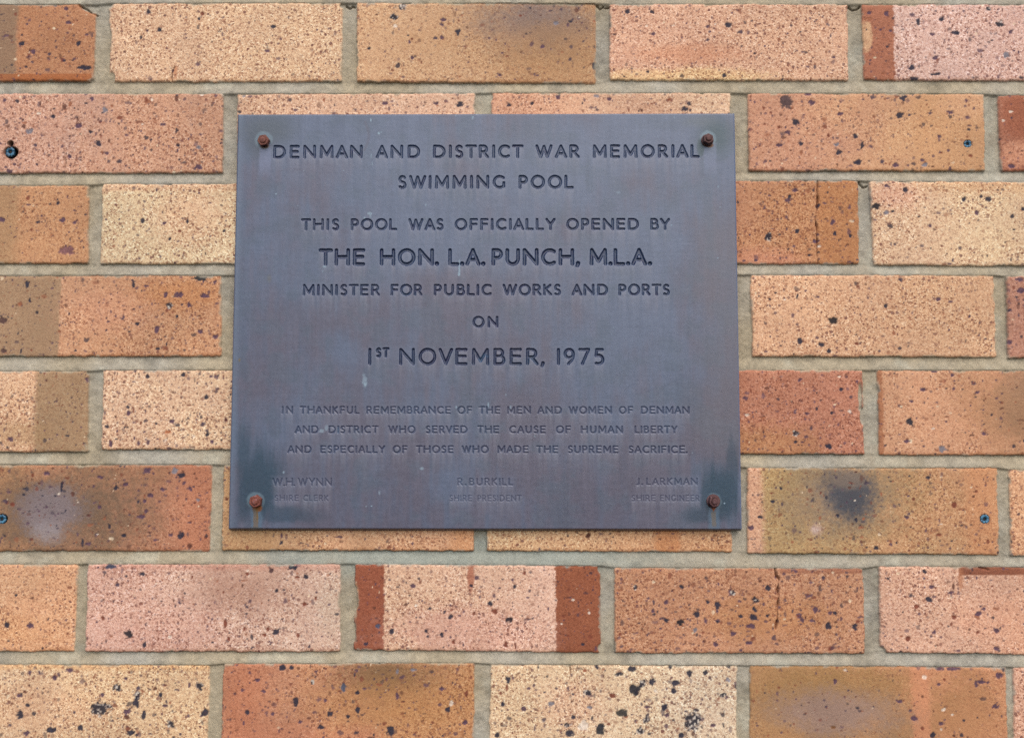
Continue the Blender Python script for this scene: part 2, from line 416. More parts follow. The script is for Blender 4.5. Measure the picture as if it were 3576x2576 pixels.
# single clinker spots one can pick out (sheet px): x, y, rx, ry, colour
SPOT = [
    (48, 97, 8, 5, D), (145, 18, 6, 5, P_), (151, 50, 7, 4, P_), (173, 96, 6, 6, D), (73, 115, 6, 5, P_), (188, 151, 14, 7, D),
    (57, 148, 4, 4, D), (193, 76, 5, 5, P_), (329, 26, 6, 5, D), (352, 67, 6, 6, D), (448, 30, 5, 4, B_), (312, 83, 3, 4, D),
    (440, 42, 4, 4, D), (890, 15, 11, 8, M_), (872, 38, 8, 7, M_), (1014, 71, 6, 8, D), (982, 44, 6, 5, P_), (980, 56, 5, 4, P_),
    (979, 83, 5, 4, P_), (818, 108, 4, 4, D), (1106, 166, 5, 6, P_), (913, 129, 4, 5, P_), (876, 58, 8, 5, W_), (1231, 50, 7, 5, G_),
    (605, 59, 6, 5, D), (593, 113, 6, 4, P_), (1390, 27, 6, 5, D), (1612, 55, 7, 6, D), (1443, 28, 5, 4, D), (1568, 59, 5, 4, P_),
    (1432, 58, 3, 3, W_), (1492, 57, 5, 3, W_), (1584, 54, 4, 3, W_), (1539, 110, 3, 3, W_), (1605, 168, 5, 5, D), (1316, 146, 5, 9, D),
    (1446, 76, 5, 4, P_), (1435, 159, 4, 4, D), (1963, 30, 6, 6, P_), (2034, 48, 5, 8, D), (2087, 42, 8, 6, D), (2214, 54, 10, 8, M_),
    (2117, 72, 9, 5, D), (2072, 127, 6, 5, P_), (2230, 122, 7, 6, G_), (2072, 164, 10, 3, D), (2021, 150, 6, 8, D), (2025, 174, 9, 4, D),
    (2240, 70, 6, 5, P_), (1925, 28, 5, 5, P_), (2065, 76, 6, 4, P_), (2188, 20, 7, 5, M_),
    (118, 259, 7, 6, D), (66, 290, 8, 7, G_), (233, 244, 7, 6, G_), (174, 278, 8, 5, P_), (217, 317, 7, 7, D), (201, 293, 5, 4, D),
    (440, 326, 6, 5, G_), (440, 370, 8, 5, P_), (154, 348, 5, 5, P_), (394, 322, 5, 4, D), (315, 275, 4, 4, W_), (337, 221, 4, 4, W_),
    (448, 210, 6, 4, W_), (204, 220, 5, 5, P_), (86, 252, 5, 3, W_), (10, 222, 5, 4, P_),
    (1018, 233, 8, 6, D), (852, 228, 6, 4, P_), (966, 229, 6, 4, P_), (540, 213, 4, 4, G_), (530, 248, 5, 4, D),
    (1127, 233, 5, 6, D), (1516, 242, 10, 6, D), (1349, 218, 5, 5, P_), (1236, 215, 5, 6, P_), (1178, 229, 4, 4, D), (1322, 212, 6, 4, G_),
    (1741, 225, 16, 17, (84, 66, 66)), (1762, 271, 8, 9, D), (1744, 293, 6, 5, P_), (1797, 228, 8, 6, P_), (2002, 216, 9, 7, D),
    (1994, 256, 8, 7, D), (1909, 320, 6, 9, D), (1858, 338, 7, 7, D), (1901, 360, 8, 6, D), (1894, 302, 6, 8, D), (1982, 366, 7, 5, P_),
    (2048, 366, 8, 5, G_), (2107, 249, 7, 5, P_), (1773, 317, 5, 7, D), (1727, 322, 8, 4, P_), (1860, 252, 7, 4, P_), (1790, 209, 8, 4, P_),
    (1835, 300, 4, 4, B_), (2043, 354, 6, 4, P_), (2080, 302, 6, 4, P_), (1854, 320, 6, 5, G_), (1725, 282, 6, 5, B_),
    (2240, 247, 7, 4, W_), (2223, 267, 5, 4, W_), (2240, 368, 6, 5, P_), (2214, 309, 5, 4, D),
    (138, 488, 6, 6, P_), (151, 555, 17, 10, (128, 88, 88)), (165, 493, 5, 4, P_), (127, 451, 5, 4, D), (4, 487, 8, 6, P_),
    (315, 489, 5, 6, D), (414, 490, 3, 6, D), (397, 511, 5, 4, B_), (497, 511, 4, 4, D), (363, 494, 4, 4, P_), (376, 529, 4, 4, D),
    (1703, 523, 9, 11, M_), (1749, 435, 5, 6, D), (1766, 513, 6, 6, D), (1844, 490, 5, 9, P_), (1849, 517, 5, 6, D), (1811, 456, 6, 5, D),
    (1807, 534, 7, 4, P_), (1792, 565, 4, 4, D), (1814, 545, 6, 4, W_), (1761, 421, 5, 4, P_), (1883, 522, 4, 5, D),
    (1939, 457, 9, 9, (30, 32, 40)), (2005, 421, 6, 8, D), (2190, 441, 8, 7, D), (2174, 435, 4, 4, D), (1963, 471, 6, 5, G_),
    (1977, 468, 4, 4, D), (2135, 441, 5, 7, D), (2163, 472, 5, 6, P_), (2266, 462, 6, 5, D), (1965, 412, 6, 4, P_), (2061, 499, 4, 5, P_),
    (59, 629, 5, 8, D), (295, 629, 4, 7, D), (366, 653, 5, 6, P_), (395, 652, 9, 7, P_), (453, 654, 11, 5, P_), (442, 616, 13, 7, (40, 46, 50)),
    (347, 730, 6, 8, P_), (443, 735, 6, 7, P_), (304, 717, 5, 4, D), (418, 675, 5, 5, P_), (6, 711, 10, 8, (90, 66, 62)), (391, 700, 4, 4, D),
    (476, 746, 8, 5, P_), (475, 625, 6, 5, P_), (375, 676, 8, 7, M_), (350, 772, 5, 3, D), (65, 664, 3, 5, D), (8, 776, 6, 5, (90, 66, 62)),
    (1847, 710, 10, 9, (32, 34, 40)), (1772, 755, 6, 7, D), (1819, 763, 7, 5, D), (1835, 778, 5, 6, D), (1766, 657, 3, 5, D), (1897, 760, 5, 4, B_),
    (1962, 678, 4, 5, D), (2079, 662, 6, 4, P_), (1718, 649, 3, 3, D), (1705, 663, 3, 3, D), (1812, 658, 3, 3, P_), (1738, 663, 4, 3, W_),
    (2260, 645, 9, 7, P_), (2237, 757, 6, 5, P_), (2258, 620, 7, 5, P_), (194, 841, 5, 6, P_), (326, 834, 5, 5, D), (236, 945, 5, 5, D),
    (457, 879, 6, 5, D), (285, 916, 5, 6, P_), (245, 983, 5, 7, P_), (379, 932, 7, 4, P_), (371, 956, 8, 5, (178, 108, 70)), (459, 962, 5, 5, D),
    (469, 978, 5, 4, P_), (405, 829, 5, 4, D), (366, 974, 4, 4, W_), (430, 966, 5, 3, W_), (500, 929, 4, 5, (84, 40, 44)),
    (1835, 988, 8, 7, D), (1763, 960, 8, 6, M_), (1762, 978, 4, 4, D), (1858, 834, 5, 4, W_), (1656, 919, 6, 3, W_), (1880, 910, 6, 5, W_),
    (1862, 862, 4, 4, D), (1770, 842, 6, 5, P_), (1842, 915, 4, 4, D), (1788, 917, 4, 4, P_),
    (2017, 934, 8, 7, (40, 44, 54)), (2180, 961, 8, 5, P_), (2088, 994, 7, 8, G_), (2111, 830, 6, 4, P_), (2046, 862, 6, 4, P_), (2070, 821, 7, 4, P_),
    (2166, 868, 6, 4, P_), (2019, 889, 4, 3, P_), (2068, 949, 5, 4, W_), (2009, 977, 6, 4, P_),
    (102, 1048, 7, 6, P_), (136, 1078, 3, 13, D), (399, 1052, 8, 6, D), (327, 1041, 8, 6, P_), (399, 1185, 7, 7, D), (376, 1184, 5, 5, P_),
    (312, 1144, 12, 4, P_), (333, 1096, 7, 5, P_), (360, 1083, 5, 5, P_), (421, 1081, 5, 6, P_), (273, 1185, 5, 4, D), (130, 1093, 6, 4, W_),
    (215, 1183, 3, 2, W_), (222, 1057, 6, 4, P_), (257, 1080, 5, 6, D), (320, 1110, 4, 4, P_), (219, 1123, 4, 4, P_), (172, 1112, 3, 2, W_),
    (278, 1073, 6, 4, P_), (322, 1132, 5, 4, P_), (387, 1042, 7, 7, G_), (438, 1107, 5, 4, G_),
    (623, 1201, 5, 6, D), (623, 1186, 4, 5, P_), (754, 1189, 6, 3, P_), (1304, 1185, 6, 6, (84, 48, 40)), (1258, 1186, 4, 4, D),
    (2056, 1058, 7, 5, D), (2114, 1118, 6, 6, B_), (1730, 1082, 4, 4, D), (1682, 1145, 6, 4, D), (2082, 1184, 7, 4, B_), (1854, 1140, 5, 3, D),
    (1710, 1110, 6, 4, D), (1663, 1168, 6, 5, P_), (1940, 1213, 6, 4, D), (2009, 1146, 5, 4, P_), (2085, 1160, 5, 2, W_), (1893, 1108, 3, 2, W_),
    (13, 1383, 7, 8, D), (66, 1386, 8, 7, P_), (35, 1318, 3, 4, D),
    (314, 1270, 6, 5, D), (245, 1254, 11, 6, (60, 66, 84)), (283, 1403, 10, 8, (40, 38, 44)), (320, 1426, 5, 6, D), (499, 1380, 4, 9, B_), (228, 1369, 5, 5, B_),
    (647, 1256, 10, 5, D), (600, 1263, 6, 6, (80, 56, 56)), (610, 1398, 8, 7, D), (678, 1277, 6, 5, D), (541, 1392, 3, 5, B_), (585, 1406, 5, 4, B_),
    (698, 1324, 4, 4, B_), (673, 1338, 5, 5, B_), (548, 1270, 4, 4, B_), (551, 1275, 3, 3, W_), (376, 1410, 5, 4, W_), (658, 1278, 7, 3, B_),
    (594, 1392, 4, 5, B_), (612, 1308, 4, 4, D), (549, 1263, 5, 4, W_), (506, 1414, 4, 4, B_),
    (836, 1386, 6, 5, (80, 84, 104)), (868, 1398, 6, 5, D), (998, 1364, 6, 5, D), (943, 1398, 4, 4, D), (978, 1406, 4, 5, D), (1044, 1297, 4, 4, D),
    (1005, 1421, 5, 4, B_), (1087, 1336, 6, 5, D), (1097, 1353, 7, 5, B_), (1129, 1373, 9, 7, (34, 30, 40)), (1121, 1426, 5, 6, B_), (1142, 1429, 3, 8, B_),
    (1139, 1299, 4, 5, D), (921, 1340, 5, 4, W_), (952, 1348, 5, 4, D), (1270, 1328, 4, 3, W_), (1305, 1357, 3, 4, W_), (1244, 1381, 3, 3, W_), (1292, 1427, 4, 3, D),
    (1505, 1379, 9, 8, (34, 34, 42)), (1544, 1361, 7, 8, D), (1590, 1339, 7, 8, D), (1673, 1330, 7, 8, M_), (1672, 1350, 5, 6, D), (1670, 1367, 9, 7, D),
    (1662, 1386, 9, 6, P_), (1568, 1333, 5, 5, D), (1624, 1313, 6, 6, M_), (1702, 1302, 6, 5, D), (1510, 1299, 6, 4, D), (1408, 1301, 6, 6, M_),
    (1658, 1424, 6, 5, P_), (1585, 1425, 5, 6, P_), (1835, 1385, 7, 8, D), (1808, 1350, 8, 6, P_), (1777, 1372, 6, 6, P_), (1894, 1389, 6, 7, D),
    (1851, 1358, 5, 5, D), (1476, 1334, 5, 4, P_), (1446, 1353, 4, 4, P_), (1640, 1365, 5, 4, D), (1563, 1376, 5, 5, P_), (1477, 1374, 4, 4, D),
    (1540, 1395, 4, 5, G_), (1625, 1402, 6, 5, P_), (1700, 1363, 5, 5, D),
    (2058, 1328, 8, 6, D), (2107, 1313, 7, 6, P_), (2113, 1365, 6, 5, B_), (2011, 1413, 5, 6, B_), (2206, 1396, 6, 6, P_), (2048, 1265, 5, 4, D),
    (2168, 1358, 8, 6, P_), (2207, 1435, 6, 4, P_), (2063, 1298, 6, 4, P_), (2180, 1348, 5, 4, P_), (2030, 1343, 5, 4, B_), (1988, 1362, 4, 3, B_), (2070, 1400, 6, 5, P_),
    (222, 1568, 21, 15, M_), (301, 1556, 8, 12, (44, 44, 58)), (303, 1538, 8, 7, M_), (258, 1523, 8, 9, M_), (44, 1582, 8, 9, D), (378, 1603, 10, 8, M_), (455, 1579, 8, 9, D),
    (441, 1520, 10, 9, M_), (317, 1583, 5, 9, D), (355, 1540, 4, 5, D), (178, 1612, 6, 6, D), (290, 1623, 8, 6, D), (113, 1616, 12, 6, D),
    (39, 1540, 6, 5, P_), (60, 1560, 5, 4, D), (278, 1502, 6, 3, P_), (226, 1538, 4, 5, P_), (58, 1624, 7, 6, P_), (152, 1484, 8, 5, P_),
    (65, 1490, 4, 6, P_), (281, 1576, 8, 6, P_), (365, 1562, 6, 4, P_), (120, 1500, 5, 5, P_),
    (626, 1479, 7, 6, D), (645, 1478, 5, 4, D), (654, 1554, 6, 10, D), (761, 1523, 6, 10, (78, 84, 100)), (791, 1533, 5, 5, D), (731, 1580, 6, 8, D),
    (792, 1573, 5, 7, D), (720, 1550, 5, 5, P_), (770, 1586, 5, 4, D), (710, 1610, 6, 6, D), (864, 1618, 8, 12, D), (917, 1483, 8, 4, G_),
    (991, 1571, 5, 7, D), (692, 1510, 5, 6, M_), (733, 1470, 7, 3, D), (1000, 1556, 5, 8, W_), (547, 1578, 5, 6, D), (604, 1580, 4, 5, P_),
    (880, 1540, 4, 6, P_), (880, 1488, 4, 6, G_), (584, 1530, 5, 4, P_), (570, 1505, 5, 4, P_), (666, 1598, 6, 4, P_), (978, 1525, 5, 4, P_), (1030, 1600, 5, 5, P_),
    (1407, 1526, 12, 13, (36, 38, 48)), (1378, 1578, 12, 8, (54, 54, 52)), (1533, 1596, 21, 18, M_), (1330, 1616, 9, 13, (38, 42, 50)), (1473, 1567, 7, 7, D),
    (1424, 1513, 8, 8, M_), (1445, 1510, 6, 8, D), (1496, 1512, 9, 6, D), (1528, 1490, 6, 9, D), (1561, 1490, 6, 6, D), (1432, 1593, 9, 8, M_), (1418, 1618, 10, 7, M_),
    (1290, 1607, 11, 12, (226, 206, 186)), (1256, 1604, 7, 6, M_), (1262, 1622, 8, 7, D), (1126, 1505, 6, 8, D), (1401, 1481, 9, 6, D), (1372, 1493, 9, 5, M_), (1356, 1540, 6, 5, B_),
    (1322, 1476, 5, 5, D), (1492, 1530, 5, 5, D), (1484, 1478, 6, 4, D), (1510, 1628, 7, 6, D), (1601, 1539, 8, 5, M_), (1452, 1529, 5, 8, W_), (1101, 1627, 5, 6, D),
    (1220, 1558, 6, 5, G_), (1300, 1533, 10, 5, M_), (1306, 1567, 6, 5, G_), (1115, 1560, 6, 5, D), (1160, 1570, 6, 5, P_), (1612, 1505, 6, 6, G_), (1434, 1565, 6, 4, P_),
    (1192, 1477, 3, 6, D), (1270, 1588, 5, 4, D), (1580, 1605, 5, 4, P_), (1478, 1582, 5, 5, P_),
    (2082, 1479, 10, 6, P_), (2112, 1480, 16, 4, P_), (2223, 1480, 5, 8, D), (2066, 1628, 6, 7, D), (2175, 1510, 14, 4, P_), (2213, 1495, 7, 7, P_), (2024, 1590, 7, 5, P_),
    (2090, 1571, 6, 4, W_), (2110, 1582, 6, 4, W_), (2048, 1500, 5, 5, (226, 200, 180)), (2085, 1614, 4, 4, W_), (1872, 1483, 5, 4, W_), (2080, 1515, 6, 4, P_), (2205, 1563, 8, 5, P_),
    (1850, 1508, 4, 5, P_), (1846, 1610, 6, 4, (120, 80, 50)), (1992, 1552, 6, 4, P_), (2085, 1602, 7, 4, P_), (2163, 1516, 5, 5, P_),
]
HOLES = [(24, 338, 16, 13.5, 14), (23, 318, 7, 6, 7), (4, 1149, 12, 10, 6), (2143.6, 318.4, 8, 8, 5), (2181.7, 1149, 9, 9, 5)]   # drilled holes
CRACKS = [  # polylines in sheet px
    [(1812, 401), (1810, 420), (1811, 445), (1808, 470), (1806, 485), (1811, 505), (1809, 525), (1812, 545), (1809, 565), (1812, 584)],
    [(1717, 1259), (1719, 1275), (1726, 1283), (1723, 1305), (1725, 1325), (1722, 1350), (1723, 1372), (1719, 1392)],
    [(145, 350), (147, 362), (143, 372), (148, 383)], [(386, 148), (381, 160), (378, 172), (380, 180)],
    [(1262, 1472), (1263, 1490), (1261, 1505)],
]
MCRACKS = [[(766, 13), (775, 18), (781, 13), (786, 15)], [(1322, 12), (1330, 19), (1338, 14)], [(1341, 17), (1350, 16)], [(1880, 14), (1890, 21), (1900, 19), (1907, 14)],
           [(176, 13), (190, 19), (201, 29), (212, 33)], [(1903, 404), (1914, 415), (1922, 412)], [(2170, 1258), (2190, 1261)]]
CHIPS = [  # knocked-off corners / edges (sheet px): x, y, rx, ry
    (210, 8, 38, 20), (212, 182, 12, 10), (1950, 1449, 14, 18), (236, 78, 7, 30), (245, 170, 8, 14), (758, 12, 6, 6), (1906, 880, 5, 30), (1912, 920, 6, 18),
    (1662, 735, 5, 40), (1942, 870, 4, 24), (1086, 214, 6, 10), (1334, 1260, 8, 10), (1332, 1436, 8, 10), (784, 1330, 6, 30), (782, 1395, 5, 20), (196, 822, 6, 8),
]


def fired(c, k, grey=.11):
    """clay colour: a little duller, and the harder burnt bricks darker still"""
    c = np.asarray(c)
    c = (c * (1 - grey) + c.mean(-1, keepdims=True) * grey) * np.array([.91, .92, .93])
    lum = c @ np.array([.2126, .7152, .0722])
    return c * (np.clip(lum / (.45 / KALB), .05, 1.1) ** k)[..., None]


def build_wall():
    mat = masonry_material()
    # ---- bricks in millimetres
    bricks = []
    rows = {}
    for key, (xlt, xlb, xrt, xrb, ytl, ytr, ybl, ybr) in BR.items():
        tl = wall_mm(xlt, ytl); tr = wall_mm(xrt, ytr); br = wall_mm(xrb, ybr); bl = wall_mm(xlb, ybl)
        b = dict(key=key, c=[tl, tr, br, bl], look=LOOK[key])
        bricks.append(b); rows.setdefault(int(key[0]), []).append(b)
    pal = [((214, 160, 118), (210, 154, 110)), ((226, 180, 142), (228, 186, 146)), ((204, 140, 100), (206, 136, 98)),
           ((222, 170, 132), (224, 168, 126)), ((190, 146, 104), (210, 150, 108))]

    def clone(b, dx, dz):
        a, c = pal[rng.integers(len(pal))]
        return dict(key='x', c=[(p[0] + dx, p[1] + dz) for p in b['c']],
                    look=(a, c, rng.uniform(.5, .95), int(rng.integers(70, 140)), 1.0))
    for r in list(rows):
        rs = rows[r]
        lx = min(b['c'][0][0] for b in rs); rx = max(b['c'][1][0] for b in rs)
        first, last = rs[0], rs[-1]
        for k in (1, 2, 3):
            rs.append(clone(first, -240.0 * k, 0)); rs.append(clone(last, 240.0 * k, 0))
    for k in (1, 2, 3):      # courses above and below the picture
        src = rows[2 if k % 2 else 1]
        base = 1 if k % 2 == 0 else 2
        dz = 88.4 * (k + base - 1)
        rows[1 - k] = [clone(b, 0, dz) for b in src]
        base = 8 if k % 2 == 0 else 7
        dz = -88.6 * (k + 8 - base)
        rows[8 + k] = [clone(b, 0, dz) for b in rows[base]]
    allb = [(r, b) for r in sorted(rows) for b in rows[r]]

    # ---- vertex grid, fine where the picture looks, coarse beyond
    def axis(lo, hi, flo, fhi, fine, coarse):
        return np.concatenate([np.arange(lo, flo, coarse), np.arange(flo, fhi, fine), np.arange(fhi, hi, coarse)])
    U = axis(-1150, 1150, -492, 492, 0.78, 3.5)
    V = axis(-560, 640, -292, 428, 0.78, 3.0)
    u, v = np.meshgrid(U, V)
    shp = u.shape
    n_edge = (fbm(u, v, 9, 11, 3) - .5) * 2
    n_fine = (fbm(u, v, 2.6, 21, 2) - .5) * 2
    n_mid = fbm(u, v, 34, 31, 4)
    n_lo = fbm(u, v, 90, 41, 3)
    n_spot = (vnoise(u, v, 2.3, 51) - .5) + (vnoise(u, v, 1.2, 52) - .5) * .7
    n_mix = vnoise(u, v, 1.5, 61)
    n_gr = sstep(.25, .75, fbm(u, v, 26, 65, 3))

    dmax = np.full(shp, -50.0)
    bid = np.full(shp, -1, np.int32)
    tint = np.zeros(shp + (3,))
    grain = np.zeros(shp)
    face = np.zeros(shp)

    def window(x0, x1, z0, z1):
        i0, i1 = np.searchsorted(U, [x0, x1]); j0, j1 = np.searchsorted(V, [z0, z1])
        return slice(max(j0, 0), j1), slice(max(i0, 0), i1)

    chips = []
    for (x, y, rx, ry) in CHIPS:
        cu, cv = wall_mm(x, y); chips.append((float(cu), float(cv), rx / 2.39, ry / 2.39))
    toplines = {}; botlines = {}
    for r in rows:
        pts = sorted([(p[0], p[1]) for b in rows[r] for p in b['c'][:2]])
        toplines[r] = np.interp(U, [p[0] for p in pts], [p[1] for p in pts])
        pts = sorted([(p[0], p[1]) for b in rows[r] for p in b['c'][2:]])
        botlines[r] = np.interp(U, [p[0] for p in pts], [p[1] for p in pts])

    for n, (r, b) in enumerate(allb):
        (tl, tr, br, bl) = [(float(p[0]), float(p[1])) for p in b['c']]
        js, is_ = window(min(tl[0], bl[0]) - 4, max(tr[0], br[0]) + 4, min(bl[1], br[1]) - 4, max(tl[1], tr[1]) + 4)
        if js.start >= js.stop or is_.start >= is_.stop: continue
        uu, vv = u[js, is_], v[js, is_]
        tz = np.clip((vv - bl[1]) / (tl[1] - bl[1]), 0, 1)
        tx = np.clip((uu - tl[0]) / (tr[0] - tl[0]), 0, 1)
        dl = uu - (bl[0] + (tl[0] - bl[0]) * tz); dr = (br[0] + (tr[0] - br[0]) * tz) - uu
        dt = (tl[1] + (tr[1] - tl[1]) * tx) - vv; db = vv - (bl[1] + (br[1] - bl[1]) * tx)
        rad = 1.8
        ax = np.minimum(dl, dr); az = np.minimum(dt, db)
        d = np.where((ax < rad) & (az < rad), rad - np.hypot(np.minimum(ax, rad) - rad, np.minimum(az, rad) - rad), np.minimum(ax, az))
        d = d + n_edge[js, is_] * .9 + n_fine[js, is_] * .45
        for (cu, cv, rx, rz) in chips:
            if abs(cu - uu.mean()) < 140 and abs(cv - vv.mean()) < 60:
                q = np.hypot((uu - cu) / rx, (vv - cv) / rz)
                d = np.minimum(d, (q - 1) * min(rx, rz) + n_edge[js, is_] * 1.2)
        sel = d > dmax[js, is_]
        dmax[js, is_] = np.where(sel, d, dmax[js, is_])
        c0, c1, g, ns, sf = b['look']
        w = sstep(.12, .88, tx + (n_mid[js, is_] - .5) * .7)
        c = lin(c0) * (1 - w[..., None]) + lin(c1) * w[..., None]
        c = fired(c, .22)
        c = c * (1 + (n_mid[js, is_] - .5) * .28 + (n_lo[js, is_] - .5) * .2)[..., None]
        # a drier, redder arris along the bottom and a paler top
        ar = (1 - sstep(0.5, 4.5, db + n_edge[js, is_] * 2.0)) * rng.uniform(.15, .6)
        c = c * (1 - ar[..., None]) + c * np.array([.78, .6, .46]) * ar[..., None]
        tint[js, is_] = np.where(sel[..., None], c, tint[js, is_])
        gg = np.clip(g * (.68 + .7 * n_gr[js, is_]), 0, 1)
        grain[js, is_] = np.where(sel, gg, grain[js, is_])
        bid[js, is_] = np.where(sel & (d > -1), n, bid[js, is_])
        tu, tv = rng.normal(0, .003), rng.normal(0, .004)
        face[js, is_] = np.where(sel, rng.uniform(-.5, .3) + tu * (uu - uu.mean()) + tv * (vv - vv.mean()), face[js, is_])

    keyid = {b['key']: n for n, (r, b) in enumerate(allb) if b['key'] != 'x'}
    # ---- fired patches
    for (key, kind, geo, c, alpha, soft) in PATCH:
        b = allb[keyid[key]][1]
        tl, tr, br, bl = b['c']
        js, is_ = window(min(tl[0], bl[0]) - 4, max(tr[0], br[0]) + 4, min(bl[1], br[1]) - 4, max(tl[1], tr[1]) + 4)
        uu, vv = u[js, is_], v[js, is_]
        ne = n_edge[js, is_]; nm = n_mid[js, is_]
        ymid = (BR[key][4] + BR[key][6]) / 2
        xmid = (BR[key][0] + BR[key][2]) / 2
        if kind == 'e':
            cx, cy, rx, ry = geo
            cu, cv = wall_mm(cx, cy)
            q = np.hypot((uu - cu) / (rx / 2.39), (vv - cv) / (ry / 2.39)) + (nm - .5) * .6 + ne * .10 + n_fine[js, is_] * .10 + n_spot[js, is_] * .28
            a = 1 - sstep(1 - soft, 1 + soft * .45, q)
        elif kind == 'x':
            a0 = wall_mm(geo[0], ymid)[0]; a1 = wall_mm(geo[1], ymid)[0]
            s = soft / 2.39
            rg = ne * .7 + n_spot[js, is_] * 2.2
            a = sstep(a0 - s / 2, a0 + s / 2, uu + rg) * (1 - sstep(a1 - s / 2, a1 + s / 2, uu + rg + ne * min(soft * .06, 4)))
        else:
            z1 = wall_mm(xmid, geo[0])[1]; z0 = wall_mm(xmid, geo[1])[1]
            s = soft / 2.39
            a = sstep(z0 - s / 2, z0 + s / 2, vv + ne * (.4 + soft * .06)) * (1 - sstep(z1, z1 + 1, vv - 3))
            if kind == 'yx':
                a0 = wall_mm(geo[2], geo[0])[0]; a1 = wall_mm(geo[3], geo[0])[0]
                a = a * sstep(a0 - 1, a0 + 1, uu + ne) * (1 - sstep(a1 - 1, a1 + 1, uu))
        a = a * alpha * (bid[js, is_] == keyid[key])
        cc = fired(lin(c), .24, 0.0)
        cc = cc * (1 + (nm - .5) * .3)[..., None]
        tint[js, is_] = tint[js, is_] * (1 - a[..., None]) + cc * a[..., None]
        lum = sum(c) / 3
        if lum < 165:
            grain[js, is_] = grain[js, is_] * (1 - .62 * a)

    pit = np.zeros(shp)

    def splat(cu, cv, rx, rz, c, alpha=1.0, deep=.5):
        js, is_ = window(cu - rx * 1.7 - 1, cu + rx * 1.7 + 1, cv - rz * 1.7 - 1, cv + rz * 1.7 + 1)
        if js.start >= js.stop or is_.start >= is_.stop: return
        uu, vv = u[js, is_], v[js, is_]
        q = np.hypot((uu - cu) / rx, (vv - cv) / rz) + n_spot[js, is_] * .75
        a = (1 - sstep(.72, 1.12, q)) * alpha
        a = a * (bid[js, is_] >= 0) * sstep(-.2, .6, dmax[js, is_])
        if c == 'mixed':
            k = n_mix[js, is_]
            cc = np.where((k > .74)[..., None], lin((196, 184, 170)), np.where((k > .6)[..., None], lin((128, 116, 112)), lin((42, 42, 52))))
        else:
            cc = lin(c) * (1 + (n_mix[js, is_] - .5) * .5)[..., None]
        tint[js, is_] = tint[js, is_] * (1 - a[..., None]) + cc * a[..., None]
        grain[js, is_] = grain[js, is_] * (1 - .85 * a)
        pit[js, is_] = np.maximum(pit[js, is_], a * deep)

    # ---- scattered small iron specks, brick by brick
    cols = [D, P_, B_, (96, 58, 48), (72, 60, 74), (228, 204, 172), (150, 92, 66)]
    wts = np.array([.17, .30, .17, .12, .11, .04, .09])
    for n, (r, b) in enumerate(allb):
        tl, tr, br, bl = b['c']
        c0, c1, g, ns, sf = b['look']
        if max(tr[0], br[0]) < -520 or min(tl[0], bl[0]) > 520: ns = ns // 3
        span = (max(tr[0], br[0]) - min(tl[0], bl[0])) / 220.0
        for _ in range(int(ns * span * 3.9)):
            cu = rng.uniform(min(tl[0], bl[0]), max(tr[0], br[0])); cv = rng.uniform(bl[1], tl[1])
            s = min(.5 + rng.exponential(.37) * sf, 2.4)
            k = rng.choice(len(cols), p=wts)
            if k == 5: s *= .75
            st = rng.uniform(.7, 1.4)
            splat(cu, cv, s * st, s / st, cols[k], rng.uniform(.5, .95), .4)
    for (x, y, rx, ry, c) in SPOT:
        cu, cv = wall_mm(x, y)
        k = .8 if c == W_ else 1.02
        splat(float(cu), float(cv), rx / 2.39 * k, ry / 2.39 * k, c, .8 if c == W_ else .96, .7)

    # ---- heights
    inb = sstep(-.55, .55, dmax)
    # mortar: struck joints, set back under the upper brick and nearly flush on the lower one
    mh = np.full(shp, -2.5)
    for r in sorted(rows):
        if r + 1 not in rows: continue
        zt = botlines[r][None, :]; zb = toplines[r + 1][None, :]
        t = (zt - v) / np.maximum(zt - zb, 1)
        bed = np.clip(t, 0, 1)
        hb = -2.7 + 2.1 * sstep(0.02, .95, bed)
        k = sstep(-.12, .06, t) * (1 - sstep(.94, 1.12, t))
        mh = mh * (1 - k) + hb * k
    mh = mh + n_edge * .5 + n_spot * .25 + (n_mid - .5) * 1.2 + n_fine * .15
    fh = face + n_edge * .10 + n_fine * .07 - pit * .55 - 1.0 * np.exp(-np.maximum(dmax, 0) / .8)
    h = mh * (1 - inb) + fh * inb
    h = np.where(inb > 0, h, mh)
    mcrack = np.zeros(shp)
    # ---- cracks
    for line in CRACKS:
        pts = [tuple(float(t) for t in wall_mm(x, y)) for x, y in line]
        js, is_ = window(min(p[0] for p in pts) - 4, max(p[0] for p in pts) + 4, min(p[1] for p in pts) - 3, max(p[1] for p in pts) + 3)
        uu, vv = u[js, is_] + n_edge[js, is_] * .9, v[js, is_]
        d = np.full(uu.shape, 99.0)
        for a, b in zip(pts, pts[1:]):
            ab = np.array(b) - np.array(a); L = ab @ ab
            t = np.clip(((uu - a[0]) * ab[0] + (vv - a[1]) * ab[1]) / L, 0, 1)
            d = np.minimum(d, np.hypot(uu - a[0] - t * ab[0], vv - a[1] - t * ab[1]))
        wdt = .55 if line[0][0] in (1812, 1717) else .32
        wdt = wdt * (.25 + 1.5 * vnoise(uu * .2, vv, 6.0, 77) ** 1.3)
        a = (1 - sstep(wdt * .5, wdt * 1.9 + .05, d)) * inb[js, is_]
        h[js, is_] -= a * 2.6 * np.minimum(wdt / .55, 1.2)
        k = a * .75
        tint[js, is_] = tint[js, is_] * (1 - k[..., None]) + lin((98, 52, 34)) * k[..., None]
        grain[js, is_] *= 1 - a
